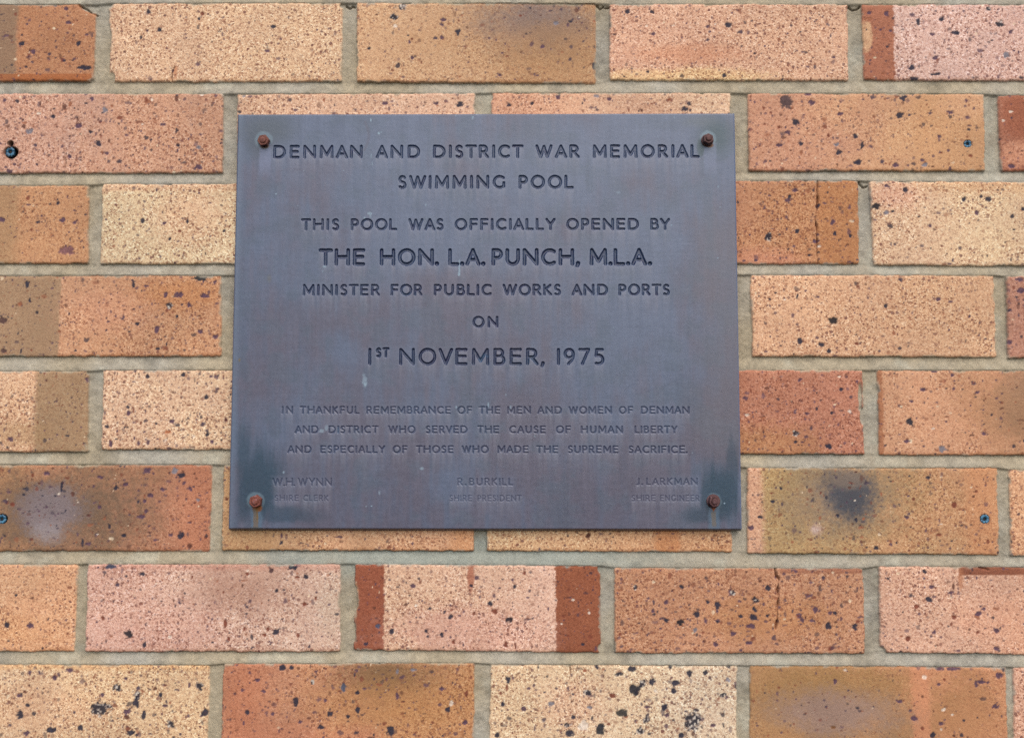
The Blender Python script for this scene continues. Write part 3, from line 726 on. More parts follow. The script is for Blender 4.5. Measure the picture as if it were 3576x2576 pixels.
    # ---- open shrinkage cracks in the mortar
    for line in MCRACKS:
        pts = [tuple(float(t) for t in wall_mm(x, y)) for x, y in line]
        js, is_ = window(min(p[0] for p in pts) - 4, max(p[0] for p in pts) + 4, min(p[1] for p in pts) - 3, max(p[1] for p in pts) + 3)
        uu, vv = u[js, is_] + n_edge[js, is_] * .8, v[js, is_]
        d = np.full(uu.shape, 99.0)
        for a, b in zip(pts, pts[1:]): d = np.minimum(d, seg_dist(uu, vv, a, b))
        a = 1 - sstep(.35, 1.1, d)
        h[js, is_] -= a * 2.4
        mcrack[js, is_] = np.maximum(mcrack[js, is_], a * .7)
    # ---- drilled holes
    for (x, y, rx, ry, dp) in HOLES:
        cu, cv = wall_mm(x, y)
        rx, ry = rx / 2.39, ry / 2.39
        js, is_ = window(cu - rx - 5, cu + rx + 5, cv - ry - 5, cv + ry + 5)
        q = np.hypot((u[js, is_] - cu) / rx, (v[js, is_] - cv) / ry) + n_edge[js, is_] * .06
        a = 1 - sstep(.86, 1.08, q)
        h[js, is_] = h[js, is_] * (1 - a) - dp * a
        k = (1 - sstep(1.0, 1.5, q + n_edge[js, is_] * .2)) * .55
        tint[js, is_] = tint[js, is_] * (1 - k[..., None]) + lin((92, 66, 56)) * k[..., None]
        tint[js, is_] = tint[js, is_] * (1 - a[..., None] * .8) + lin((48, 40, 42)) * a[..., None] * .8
        grain[js, is_] *= (1 - a)

    # ---- mortar colour; lime bloom and smears over some brick edges
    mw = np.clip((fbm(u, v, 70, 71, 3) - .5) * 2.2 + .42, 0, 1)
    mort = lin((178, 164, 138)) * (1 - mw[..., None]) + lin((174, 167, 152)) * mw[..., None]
    lime = sstep(.56, .78, fbm(u, v, 26, 81, 4))
    mort = mort * (1 - .35 * lime[..., None]) + lin((190, 188, 170)) * .35 * lime[..., None]
    dirt = sstep(.52, .74, fbm(u, v, 18, 85, 4))
    mort = mort * (1 - .2 * dirt)[..., None] * .92
    mort = mort * (1 + n_edge * .13 + n_fine * .10 + (n_spot) * .10)[..., None]
    # cool green-grey light painted into the joint below the plaque
    bx, bz = wall_mm(1050, 1235)
    bl_ = (1 - sstep(.4, 1.1, np.hypot((u - bx) / 230, (v - bz) / 26) + (n_mid - .5) * .5)) * .8
    mort = mort * (1 - bl_[..., None]) + lin((154, 160, 150)) * bl_[..., None]
    mort = mort * (1 - mcrack[..., None]) + lin((78, 62, 44)) * mcrack[..., None]
    cm = sstep(-.35, .45, dmax)
    smear = sstep(.55, .70, fbm(u, v, 14, 91, 3)) * (1 - sstep(.4, 2.4, dmax + n_fine * .9)) * .75
    cm = cm * (1 - smear)
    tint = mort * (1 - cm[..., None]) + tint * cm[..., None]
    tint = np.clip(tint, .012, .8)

    P = np.stack([u / 1000, -h / 1000, 1.5 + v / 1000], -1)
    fd = (dmax[:-1, :-1] + dmax[1:, :-1] + dmax[:-1, 1:] + dmax[1:, 1:]) / 4
    isb = fd > -.35
    root = empty("brick_wall", (0.0, 0.0, 1.0))
    tag(root, "speckled peach and orange clay brick wall with recessed tan mortar joints", "wall")
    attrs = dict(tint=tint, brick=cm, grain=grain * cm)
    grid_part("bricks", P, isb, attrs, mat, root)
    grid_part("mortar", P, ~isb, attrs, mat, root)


build_wall()

# ------------------------------------------------------------------ lettering strokes (cap height 1, centre lines)
def arc(cx, cy, rx, ry, a0, a1, n=14):
    return [(cx + rx * math.cos(R(a0 + (a1 - a0) * k / n)), cy + ry * math.sin(R(a0 + (a1 - a0) * k / n))) for k in range(n + 1)]


GLYPH = {
    'A': (.86, [[(0, 0), (.43, 1)], [(.43, 1), (.86, 0)], [(.15, .31), (.71, .31)]]),
    'B': (.62, [[(0, 0), (0, 1)], [(0, 1), (.28, 1)] + arc(.28, .765, .26, .235, 90, -90) + [(0, .53)],
                [(.28, .53), (.34, .53)] + arc(.34, .265, .28, .265, 90, -90) + [(0, 0)]]),
    'C': (.82, [arc(.5, .5, .5, .5, 52, 308, 26)]),
    'D': (.88, [[(0, 0), (0, 1)], [(0, 1), (.36, 1)] + arc(.36, .5, .52, .5, 90, -90, 20) + [(0, 0)]]),
    'E': (.64, [[(0, 0), (0, 1)], [(0, 1), (.64, 1)], [(0, .53), (.58, .53)], [(0, 0), (.64, 0)]]),
    'F': (.58, [[(0, 0), (0, 1)], [(0, 1), (.58, 1)], [(0, .52), (.53, .52)]]),
    'G': (.86, [arc(.5, .5, .5, .5, 50, 312, 26), [(.86, .44), (.86, .10)]]),
    'H': (.86, [[(0, 0), (0, 1)], [(.86, 0), (.86, 1)], [(0, .52), (.86, .52)]]),
    'I': (0.0, [[(0, 0), (0, 1)]]),
    'J': (.30, [[(.30, 1), (.30, .2)] + arc(.06, .2, .24, .22, 0, -110, 10)]),
    'K': (.68, [[(0, 0), (0, 1)], [(.62, 1), (.04, .5)], [(.14, .58), (.68, 0)]]),
    'L': (.56, [[(0, 0), (0, 1)], [(0, 0), (.56, 0)]]),
    'M': (1.0, [[(0, 0), (.03, 1)], [(.03, 1), (.5, .2)], [(.5, .2), (.97, 1)], [(.97, 1), (1.0, 0)]]),
    'N': (.88, [[(0, 0), (0, 1)], [(0, 1), (.88, 0)], [(.88, 0), (.88, 1)]]),
    'O': (1.02, [arc(.51, .5, .51, .51, 0, 360, 36)]),
    'P': (.57, [[(0, 0), (0, 1)], [(0, 1), (.29, 1)] + arc(.29, .72, .28, .28, 90, -90) + [(0, .44)]]),
    'R': (.66, [[(0, 0), (0, 1)], [(0, 1), (.30, 1)] + arc(.30, .735, .27, .265, 90, -90) + [(0, .47)], [(.28, .47), (.66, 0)]]),
    'S': (.50, [arc(.26, .755, .225, .245, 35, 250, 14) + arc(.245, .25, .245, .26, 72, -140, 16)]),
    'T': (.78, [[(0, 1), (.78, 1)], [(.39, 1), (.39, 0)]]),
    'U': (.78, [[(0, 1), (0, .38)] + arc(.39, .38, .39, .39, 180, 360, 18) + [(.78, 1)]]),
    'V': (.80, [[(0, 1), (.40, 0)], [(.40, 0), (.80, 1)]]),
    'W': (1.28, [[(0, 1), (.34, 0)], [(.34, 0), (.64, .96)], [(.64, .96), (.94, 0)], [(.94, 0), (1.28, 1)]]),
    'Y': (.78, [[(0, 1), (.39, .46)], [(.39, .46), (.78, 1)], [(.39, .46), (.39, 0)]]),
    '.': (0.0, [[(0, .02), (0, .02)]]),
    ',': (.06, [[(.06, .04), (.06, .04)], [(.07, .02), (0, -.14)]]),
    '1': (0.0, [[(0, 0), (0, 1)]]),
    '9': (.58, [arc(.29, .71, .285, .29, 0, 360, 24), [(.575, .71)] + arc(-.05, .62, .62, .64, 8, -52, 10) + [(.24, 0)]]),
    '7': (.60, [[(0, 1), (.60, 1)], [(.60, 1), (.16, 0)]]),
    '5': (.54, [[(.50, 1), (.10, 1)], [(.10, 1), (.05, .56)] + arc(.21, .30, .32, .30, 112, -118, 18)]),
}
OPEN = {'A': .55, 'T': .6, 'V': .55, 'W': .7, 'Y': .55, 'L': .75, '.': .45, ',': .45, 'O': .9, 'C': .9, 'P': .9, 'F': .85, 'K': .85, 'J': .8, 'S': .95}

# inscription: (list of (word, x left, x right)), y top, y bottom at the left end and right end, stroke, depth mm
# measured on the photograph's pixels, outer edges of the strokes
LINES = [
    ([("DENMAN", 954, 1266), ("AND", 1312, 1467), ("DISTRICT", 1512, 1828), ("WAR", 1870, 2024), ("MEMORIAL", 2070, 2443)], (509, 556), (503, 551), 9.6, 1.15),
    ([("SWIMMING", 1390, 1764), ("POOL", 1811, 2003)], (614, 662), (610, 658.5), 9.6, 1.2),
    ([("THIS", 1051, 1184), ("POOL", 1224.6, 1386.5), ("WAS", 1426, 1549), ("OFFICIALLY", 1587.7, 1940), ("OPENED", 1977.6, 2231.4), ("BY", 2271, 2340)], (764, 806.6), (761, 803), 8.6, 1.1),
    ([("THE", 1112, 1275), ("HON.", 1326, 1532), ("L.A.", 1565, 1694), ("PUNCH,", 1716, 2025), ("M.L.A.", 2059, 2276)], (870, 931), (865, 926), 12.5, 1.6),
    ([("MINISTER", 1057, 1326), ("FOR", 1364, 1475), ("PUBLIC", 1515, 1717), ("WORKS", 1755, 1959), ("AND", 1996, 2123), ("PORTS", 2160, 2339)], (993.5, 1034), (990, 1032), 8.4, 1.1),
    ([("ON", 1650, 1740)], (1104, 1145), (1103.5, 1144.5), 8.4, 1.1),
    ([("1", 1286, 1296.5), ("NOVEMBER,", 1394, 1901), ("1975", 1945, 2111)], (1216, 1276), (1214.5, 1275), 10.2, 1.4),
    ([("IN", 983.4, 1023.5), ("THANKFUL", 1046, 1256), ("REMEMBRANCE", 1278.7, 1574.4), ("OF", 1596.5, 1648.6), ("THE", 1671, 1747), ("MEN", 1770.6, 1854), ("AND", 1876, 1962), ("WOMEN", 1985, 2137), ("OF", 2161, 2210.5), ("DENMAN", 2237.7, 2408)], (1419, 1447), (1417, 1446), 6.2, .5),
    ([("AND", 1028.7, 1112), ("DISTRICT", 1147, 1321.6), ("WHO", 1355, 1451), ("SERVED", 1486, 1632.6), ("THE", 1666, 1743), ("CAUSE", 1778, 1906), ("OF", 1941, 1993.5), ("HUMAN", 2028, 2175.7), ("LIBERTY", 2215.5, 2366)], (1486.5, 1514.5), (1485, 1514), 6.2, .5),
    ([("AND", 1002.7, 1087.7), ("ESPECIALLY", 1118, 1345), ("OF", 1370.6, 1422.7), ("THOSE", 1452, 1583.6), ("WHO", 1611.7, 1706.5), ("MADE", 1737, 1846), ("THE", 1872, 1949.5), ("SUPREME", 1983, 2159.8), ("SACRIFICE.", 2195, 2401)], (1555.5, 1583.5), (1554.5, 1583.5), 6.2, .5),
    ([("W.H.", 951, 1030.7), ("WYNN", 1039.6, 1159)], (1668, 1698.5), (1668, 1698), 5.4, .34),
    ([("R.", 1596.5, 1628.6), ("BURKILL", 1637.8, 1792.4)], (1668.5, 1696), (1668.5, 1695.5), 5.4, .34),
    ([("J.", 2221.8, 2245.6), ("LARKMAN", 2256, 2436.6)], (1668, 1695), (1668, 1695), 5.4, .34),
    ([("SHIRE", 958.5, 1043.6), ("CLERK", 1058, 1147)], (1728, 1750), (1728, 1750), 4.4, .22),
    ([("SHIRE", 1569, 1648.6), ("PRESIDENT", 1667, 1821.7)], (1728, 1751), (1728, 1751), 4.4, .22),
    ([("SHIRE", 2205, 2289.6), ("ENGINEER", 2304.7, 2443)], (1728, 1751), (1728, 1751), 4.4, .22),
]
PLATE_Y = -0.0075                  # front face of the plaque


def plate_xy(px, py):
    x, z = unproject(px, py, PLATE_Y)
    return x * 1000, (z - 1.5) * 1000


def word_strokes(word, x0, x1, zb, zt, sw):
    """centre-line polylines in plate millimetres, fitted between x0 and x1"""
    hs = zt - zb - sw
    wid = [GLYPH[c][0] * hs + sw for c in word]
    gaps = []
    for a, b in zip(word, word[1:]):
        gaps.append(min(OPEN.get(a, 1.0), OPEN.get(b, 1.0)) if not (a in 'LA' and b == '.') else .35)
    tot = x1 - x0
    k = 1.0
    if len(word) > 1:
        unit = (tot - sum(wid)) / sum(gaps)
        lo = .16 * (zt - zb)
        if unit < lo:
            unit = lo
            k = (tot - unit * sum(gaps) - sw * len(word)) / (sum(wid) - sw * len(word))
    else:
        unit = 0
        k = (tot - sw) / max(wid[0] - sw, .01) if GLYPH[word][0] > 0 else 1
    out = []
    x = x0
    for i, c in enumerate(word):
        gw = GLYPH[c][0] * hs * k
        for st in GLYPH[c][1]:
            out.append(([(x + sw / 2 + px * hs * k, zb + sw / 2 + pz * hs) for px, pz in st], 1.25 if c in '.,' and len(st) == 2 and st[0] == st[1] else 1.0))
        x += gw + sw + (gaps[i] * unit if i < len(gaps) else 0)
    return out


def plaque_material():
    N = Nodes("weathered_bronze")
    tint = N.attr("tint").outputs["Color"]
    rust = N.attr("matt").outputs["Fac"]
    p = N.pos()
    f1 = N.noise(p, 260.0, 5.0, 0.6)
    f2 = N.noise(p, 1100.0, 3.0, 0.6)
    k = N.ramp(N.math('ADD', N.math('MULTIPLY', f1, .6), N.math('MULTIPLY', f2, .4)), [(0.3, (0.88, 0.88, 0.9)), (0.5, (1, 1, 1)), (0.7, (1.12, 1.11, 1.1))])
    N.link(N.mix(1.0, tint, k, 'MULTIPLY'), N.b.inputs["Base Color"])
    N.b.inputs["Metallic"].default_value = 0.0
    N.b.inputs["Specular IOR Level"].default_value = 0.45
    ro = N.math('ADD', N.math('MULTIPLY', f1, .20), 0.30)
    N.link(N.math('ADD', ro, N.math('MULTIPLY', rust, .35), clamp=True), N.b.inputs["Roughness"])
    bump = N.new("ShaderNodeBump"); bump.inputs["Strength"].default_value = 0.4; bump.inputs["Distance"].default_value = 0.0003
    N.link(N.math('ADD', f1, N.math('MULTIPLY', f2, .5)), bump.inputs["Height"])
    N.link(bump.outputs[0], N.b.inputs["Normal"])
    return N.m


def build_plaque():
    mat = plaque_material()
    cx, cz = plate_xy(np.array([830, 2566, 2591, 797.0]), np.array([400, 395, 1853, 1855.5]))
    x0, x1 = (cx[0] + cx[3]) / 2, (cx[1] + cx[2]) / 2
    z1, z0 = (cz[0] + cz[1]) / 2, (cz[2] + cz[3]) / 2
    STEP = .43
    U = np.linspace(x0, x1, int((x1 - x0) / STEP)); V = np.linspace(z0, z1, int((z1 - z0) / STEP))
    u, v = np.meshgrid(U, V)
    X, Y = project(u / 1000, PLATE_Y, 1.5 + v / 1000)      # photograph pixels: only for placing the measured marks
    dep = np.zeros(u.shape); letter = np.zeros(u.shape); line_id = np.full(u.shape, -1, np.int32)
    streak_src = np.zeros(u.shape)
    mm = 3.70                                               # photograph px per mm on the plaque
    wob = (fbm(u, v, 3.2, 5, 2) - .5)
    for li, (words, yl, yr, swp, depth) in enumerate(LINES):
        xs0, xs1 = words[0][1], words[-1][2]
        zt = .5 * (plate_xy(xs0, yl[0])[1] + plate_xy(xs1, yr[0])[1]); zb = .5 * (plate_xy(xs0, yl[1])[1] + plate_xy(xs1, yr[1])[1])
        ym = (yl[0] + yl[1]) / 2
        strokes = []
        for (w, a, b) in words:
            strokes += [(s, f, swp) for s, f in word_strokes(w, float(plate_xy(a, ym)[0]), float(plate_xy(b, ym)[0]), float(zb), float(zt), swp / mm)]
        if li == 6:                                        # the small raised ST
            za, zc = float(plate_xy(1330, 1213)[1]), float(plate_xy(1330, 1249)[1])
            strokes += [(s, f, 8.2) for s, f in word_strokes("ST", float(plate_xy(1312.7, 1230)[0]), float(plate_xy(1359.5, 1230)[0]), zc, za, 8.2 / mm)]
            sa, sb = float(plate_xy(1331, 1215)[0]), float(plate_xy(1360, 1215)[0])
        for (s, f, sp) in strokes:
            sw = sp / mm * f
            hw = sw / 2
            xs = [p[0] for p in s]; zs = [p[1] for p in s]
            m = hw + 2.2
            i0, i1 = np.searchsorted(U, [min(xs) - m, max(xs) + m]); j0, j1 = np.searchsorted(V, [min(zs) - m, max(zs) + m])
            i0 = max(i0, 0); j0 = max(j0, 0)
            uu, vv = u[j0:j1, i0:i1], v[j0:j1, i0:i1]
            d = np.full(uu.shape, 99.0)
            for a, b in zip(s, s[1:]): d = np.minimum(d, seg_dist(uu, vv, a, b))
            d = d + wob[j0:j1, i0:i1] * .32
            pr = 1 - sstep(hw * .42, hw + .18, d)           # rounded trough cut by a ball-nosed tool
            dd = depth * pr
            w = dep[j0:j1, i0:i1]; better = dd > w
            dep[j0:j1, i0:i1] = np.maximum(w, dd)
            lt = 1 - sstep(hw - .25, hw + .25, d)
            letter[j0:j1, i0:i1] = np.maximum(letter[j0:j1, i0:i1], lt)
            line_id[j0:j1, i0:i1] = np.where((d < hw + .12), li, line_id[j0:j1, i0:i1])
    # ---- edge bevel: a narrow chamfer, wider along the bottom
    el, er, et, eb = u - x0, x1 - u, z1 - v, v - z0
    bev = np.maximum.reduce([(1.2 - el) / 1.2, (1.3 - er) / 1.3, (1.0 - et) / 1.0])
    wav = (fbm(u, v, 120, 9, 2) - .5) * .5
    hgt = -np.clip(bev, 0, 1) * 1.1
    hgt = np.minimum(hgt, -np.clip((2.5 - eb) / 2.5, 0, 1) * 5.4)
    y = PLATE_Y * 1000 - hgt + dep + wav * .3

    # ---- patina
    n1 = fbm(u, v, 60, 101, 5, .55); n2 = fbm(u, v, 16, 111, 4); n3 = fbm(u * 3.0, v * .35, 14, 121, 4); n4 = fbm(u, v, 2.0, 131, 2)
    n5 = fbm(u, v, 5.0, 141, 3)
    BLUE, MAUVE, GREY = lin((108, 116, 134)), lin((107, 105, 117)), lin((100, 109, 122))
    w = sstep(.32, .68, n1 * .72 + n3 * .28 + (Y - 1150) / 5200)  # Y term paints sky sheen into the patina, bluer towards the top
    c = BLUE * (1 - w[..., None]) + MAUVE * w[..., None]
    w2 = sstep(.5, .72, n2) * .45
    c = c * (1 - w2[..., None]) + GREY * w2[..., None]
    c = c * (1 + (n3 - .5) * .16 + (n5 - .5) * .10)[..., None]
    matt = np.zeros(u.shape)
    n6 = vnoise(u * 5.0, v * .25, 8, 171); n7 = vnoise(u * .3, v * 6.0, 9, 172)
    c = c * (1 + (n6 - .5) * .07 + (n7 - .5) * .05 + (n4 - .5) * .08)[..., None]

    def lay(colr, a, m=0.0):
        nonlocal c, matt
        a = np.clip(a, 0, 1)
        c = c * (1 - a[..., None]) + lin(colr) * a[..., None]
        matt = np.maximum(matt, a * m)

    def blob(cx_, cy_, rx, ry, soft=.5, amp=.5, nz=None):
        q = np.hypot((X - cx_) / rx, (Y - cy_) / ry) + ((n2 if nz is None else nz) - .5) * amp
        return 1 - sstep(1 - soft, 1 + soft * .5, q)

    # right margin browner
    lay((122, 118, 122), sstep(2380, 2560, X + (n1 - .5) * 260) * .35 * sstep(600, 900, Y) * (1 - sstep(1500, 1700, Y)))
    # left margin bluer
    lay((118, 130, 146), (1 - sstep(0, 9, el)) * .55)
    # pale runs washed down from the letters
    run = np.zeros(u.shape); acc = np.zeros(u.shape[1])
    run_w = .35 + 1.0 * vnoise(u, v * .12, 1.7, 151)
    for j in range(len(V) - 1, -1, -1):
        acc = np.maximum(acc * np.exp(-STEP / 9.0), letter[j] * .9)
        run[j] = acc
    ker = np.array([1, 2, 3, 2, 1.0]) / 9
    run = sum(np.roll(run, k - 2, 1) * ker[k] for k in range(5))
    lay((142, 142, 152), run * run_w * .46 * (1 - letter))
    # faint halo cleaned around the lettering
    def blur(a, r):
        for ax in (0, 1):
            cs = np.cumsum(np.pad(a, [(r + 1, r) if q == ax else (0, 0) for q in (0, 1)], mode='edge'), ax)
            n = a.shape[ax]
            sl = lambda s, e: tuple(slice(s, e) if q == ax else slice(None) for q in (0, 1))
            a = (cs[sl(2 * r + 1, 2 * r + 1 + n)] - cs[sl(0, n)]) / (2 * r + 1)
        return a
    halo = blur(blur(letter, 5), 5)
    # dark washes in the corners
    jag = fbm(u * 2.6, v * .3, 9, 161, 3)
    bl = blob(905, 1690, 95, 150, .55, .5, jag) * .95
    bl = np.maximum(bl, blob(850, 1600, 42, 150, .7, .5, jag) * .8)
    bl = np.maximum(bl, blob(905, 1700, 66, 90, .6, .3) * .95)
    bl = np.maximum(bl, blob(985, 1800, 140, 42, .7, .5) * .7)
    bl = np.maximum(bl, blob(850, 1760, 45, 70, .7, .5) * .8)
    bl = bl * (1 - sstep(1812, 1834, Y + (n5 - .5) * 20)) * sstep(812, 842, X + (n5 - .5) * 16)
    nm = (1 - sstep(940, 975, 2 * 957 - X + (n5 - .5) * 30)) * (sstep(1652, 1672, Y) * (1 - sstep(1755, 1775, Y)))
    bl = bl * (1 - .75 * nm)
    lay((74, 88, 100), bl * .9)
    brs = blob(2510, 1720, 88, 115, .6, .6, jag)
    brs = np.maximum(brs, blob(2440, 1800, 70, 44, .7, .5) * .7)
    brs = np.maximum(brs, blob(2514, 1735, 78, 95, .5, .3) * .95)
    brs = np.maximum(brs, blob(2560, 1640, 30, 110, .7, .9, jag) * .7)
    brs = brs * (1 - sstep(1815, 1838, Y + (n5 - .5) * 22)) * (1 - sstep(2572, 2584, X))
    nm = (1 - sstep(2440, 2458, X + (n5 - .5) * 14)) * (sstep(1650, 1670, Y) * (1 - sstep(1758, 1775, Y)))
    brs = brs * (1 - .85 * nm)
    lay((74, 88, 100), brs * .92)
    lay((96, 102, 108), blob(930, 455, 110, 66, .8, .5) * .85)
    lay((92, 98, 106), blob(893, 505, 40, 60, .7, .5) * .7)
    lay((82, 96, 102), blob(2500, 475, 72, 76, .7, .5) * .9)
    lay((82, 96, 102), blob(2447, 515, 14, 36, .3, .2) * .85)
    lay((108, 114, 118), blob(2440, 425, 70, 24, .7, .5) * .5)
    lay((104, 108, 120), blob(905, 530, 30, 26, .7, .5) * .4)
    # cleaned columns under the bolts and pale rings round them
    for (bx, by, r, k) in ((920, 489, 31, .42), (2473, 484, 29, .5), (892.5, 1749, 32, .42), (2492, 1749, 30, .3)):
        q = np.hypot(X - bx, Y - by) + (n5 - .5) * 9
        lay((132, 152, 162), (1 - sstep(r - 5, r + 3, q)) * k)
    lay((128, 134, 156), (sstep(-24, -16, -np.abs(X - 925) + (n5 - .5) * 8)) * sstep(495, 505, Y) * (1 - sstep(560, 640, Y)) * .6)
    lay((126, 134, 156), (sstep(-26, -18, -np.abs(X - 2480) + (n5 - .5) * 8)) * sstep(495, 505, Y) * (1 - sstep(560, 640, Y)) * .5)
    lay((106, 122, 138), (sstep(-24, -14, -np.abs(X - 895) + (n5 - .5) * 12)) * sstep(1760, 1772, Y) * .7)
    lay((104, 120, 136), (sstep(-24, -14, -np.abs(X - 2494) + (n5 - .5) * 12)) * sstep(1760, 1772, Y) * .7)
    # rust under the bolts
    lay((150, 92, 36), (1 - sstep(.6, 1.15, np.hypot((X - 896) / 20, (Y - 1772) / 14) + (n5 - .5) * .5)) * .85, 1)
    lay((122, 108, 92), sstep(-11, -7, -np.abs(X - 893) + (n5 - .5) * 6) * sstep(1772, 1780, Y) * (1 - sstep(1836, 1848, Y)) * .75, 1)
    lay((130, 102, 60), sstep(-4, -1, -np.abs(X - 898) + (n5 - .5) * 3) * sstep(1772, 1780, Y) * (1 - sstep(1800, 1835, Y)) * .6, 1)
    lay((98, 96, 92), (1 - sstep(.5, 1.2, np.hypot((X - 893) / 22, (Y - 1842) / 4) + (n5 - .5) * .6)) * .6, 1)
    tri = sstep(-1, 1, (1786 - Y) * .62 - np.abs(X - 2492)) * sstep(1752, 1758, Y)
    lay((158, 92, 28), tri * .85, 1)
    lay((122, 112, 100), sstep(-10, -6, -np.abs(X - 2493) + (n5 - .5) * 5) * sstep(1780, 1790, Y) * (1 - sstep(1830, 1846, Y)) * .7, 1)
    lay((128, 108, 84), (1 - sstep(.6, 1.15, np.hypot((X - 924) / 18, (Y - 511) / 9) + (n5 - .5) * .5)) * .75, 1)
    lay((140, 96, 52), (1 - sstep(.6, 1.15, np.hypot((X - 2474) / 18, (Y - 507) / 9) + (n5 - .5) * .5)) * .8, 1)
    # ochre marks, arc scratches, paint drips and lime flecks
    lay((112, 112, 110), blob(940, 972, 9, 16, .8, .4) * .6)
    lay((122, 112, 90), blob(836, 1257, 4.5, 8, .6, .3) * .8)
    for cxx, cyy, rr, a0, a1, wd, k in ((1170, 470, 118, -25, 30, 5, .35), (1020, 700, 110, -120, -70, 1.5, .35), (1960, 1150, 360, 155, 172, 2.0, .3)):
        ang = np.degrees(np.arctan2(Y - cyy, X - cxx)); ang = np.where(ang < -140, ang + 360, ang)
        d = np.abs(np.hypot(X - cxx, Y - cyy) - rr + (n2 - .5) * 12)
        lay((100, 94, 104), (1 - sstep(wd * .4, wd * 1.4, d)) * (ang > a0) * (ang < a1) * k)
    flecks = [(1295, 419, 2.0, 8, 1), (1323, 466, 4.2, 4.6, 1), (1331, 462, 2.5, 2.5, .9), (964, 677, 3, 3, .8), (1040, 719, 2.2, 2.2, .5), (1292, 746, 9, 5, .65), (1293, 757, 4, 4, .5),
              (1273, 761, 3, 3, .8), (1296, 545, 1.8, 9, .6), (1300, 572, 1.6, 7, .5), (1651, 411, 3.5, 5.5, .8), (1665, 397, 4, 2.5, .8), (1592, 404, 2, 3, .5), (1487, 716, 2, 4, .6),
              (1604, 916, 2.4, 10, .75), (1604, 938, 3.2, 18, .85), (1603, 958, 4.8, 6, .95), (1271, 1310, 7, 6, .35), (1273, 1328, 9, 18, .5), (1275, 1342, 5, 5, .7), (1473, 1636, 7, 5.5, .6),
              (1279, 1767, 2.6, 1.8, 1), (1298, 1766, 2.6, 1.8, 1), (2355, 395 + 15, 1.6, 8, .6), (2508, 652, 3, 4, .5), (2515, 724, 2.3, 2.3, .6), (2507, 901, 2.3, 2.3, .7), (2530, 1756, 2.4, 2.4, 1),
              (1705, 1412, 2.4, 8, .8), (1594, 1421, 3, 4, .7), (1782, 1424, 3, 7, .6), (1123, 1504, 10, 6, .55), (1140, 1492, 6, 9, .5), (990, 1648, 4, 5, .6), (1325, 1720, 4, 6, .45),
              (2345, 786, 2.5, 2.5, .7), (1127, 947, 2.5, 3, .5), (1134, 931, 9, 3, .8), (1200, 596, 2.5, 2, .4), (1780, 1145, 2, 2, .4), (1868, 1522, 1.8, 3.5, .6), (2418, 1580, 1.8, 1.8, .7),
              (2240, 1424, 1.5, 1.5, .4), (2460, 564, 2, 2, .5), (1767, 1380, 1.5, 5, .6), (2158, 673, 8, 4, .35), (2142, 1144, 3, 2, .35), (1061, 597, 2, 2, .4), (2298, 478, 1.5, 4, .4)]
    for (fx, fy, rx, ry, k) in flecks:
        q = np.hypot((X - fx) / (rx * 1.1), (Y - fy) / (ry * 1.1)) + (n4 - .5) * .9
        lay((150, 168, 180), (1 - sstep(.6, 1.2, q)) * k, 1)
    # verdigris lines catching in some letters
    for (fx, fy, rx, ry, k) in ((1690, 1255, 26, 26, .5), (1135, 929, 14, 8, .7), (1860, 1262, 24, 18, .35), (1240, 930, 20, 6, .4), (1782, 1424, 8, 14, .5), (1180, 1500, 10, 20, .3), (1420, 1028, 40, 16, .25), (1800, 1030, 30, 14, .3)):
        q = np.hypot((X - fx) / rx, (Y - fy) / ry)
        lay((120, 158, 186), (1 - sstep(.5, 1.1, q)) * letter * k * sstep(.35, .6, n5))
    # the cut letters hold a darker, bluer patina
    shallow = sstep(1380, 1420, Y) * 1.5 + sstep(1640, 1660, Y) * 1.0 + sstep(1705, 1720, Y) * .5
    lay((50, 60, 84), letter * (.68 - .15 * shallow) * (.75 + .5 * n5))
    lay((132, 138, 156), np.clip(halo * 2.0, 0, 1) * (1 - letter) * .2)
    # bevels: light on the right one painted as a paler strip, left one mauve
    lay((120, 132, 158), (1 - sstep(.9, 1.4, er)) * .6)
    lay((110, 104, 120), (1 - sstep(.6, 1.1, el)) * .5)
    c = np.clip(c - .040, .006, .8)   # the sheen adds the rest

    P = np.stack([u / 1000, y / 1000, 1.5 + v / 1000], -1)
    lid = line_id
    cell = np.maximum.reduce([lid[:-1, :-1], lid[1:, :-1], lid[:-1, 1:], lid[1:, 1:]])
    # ---- sides and back
    nz, nx = u.shape
    loop = [(0, i) for i in range(nx)] + [(j, nx - 1) for j in range(1, nz)] + [(nz - 1, i) for i in range(nx - 2, -1, -1)] + [(j, 0) for j in range(nz - 2, 0, -1)]
    front = np.array([P[a] for a in loop]); back = front.copy(); back[:, 1] = -0.0012
    n = len(loop)
    ev = np.concatenate([front, back]); k = np.arange(n); k2 = (k + 1) % n
    eq = np.stack([k, k + n, k2 + n, k2], 1)
    # back sheet: one quad from the four back corners
    cidx = [0, nx - 1, nx - 1 + nz - 1, nx - 1 + nz - 1 + nx - 1]
    eq = np.concatenate([eq, np.array([[cidx[0] + n, cidx[3] + n, cidx[2] + n, cidx[1] + n]])])
    root = empty("memorial_plaque", ((x0 + x1) / 2000, -0.0012, 1.5 + z0 / 1000))
    tag(root, "grey blue bronze plaque with engraved capital lettering bolted to brick wall", "plaque")
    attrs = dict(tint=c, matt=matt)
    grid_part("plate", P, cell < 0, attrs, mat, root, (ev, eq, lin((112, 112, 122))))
    for li in range(len(LINES)):
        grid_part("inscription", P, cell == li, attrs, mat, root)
    return root


build_plaque()


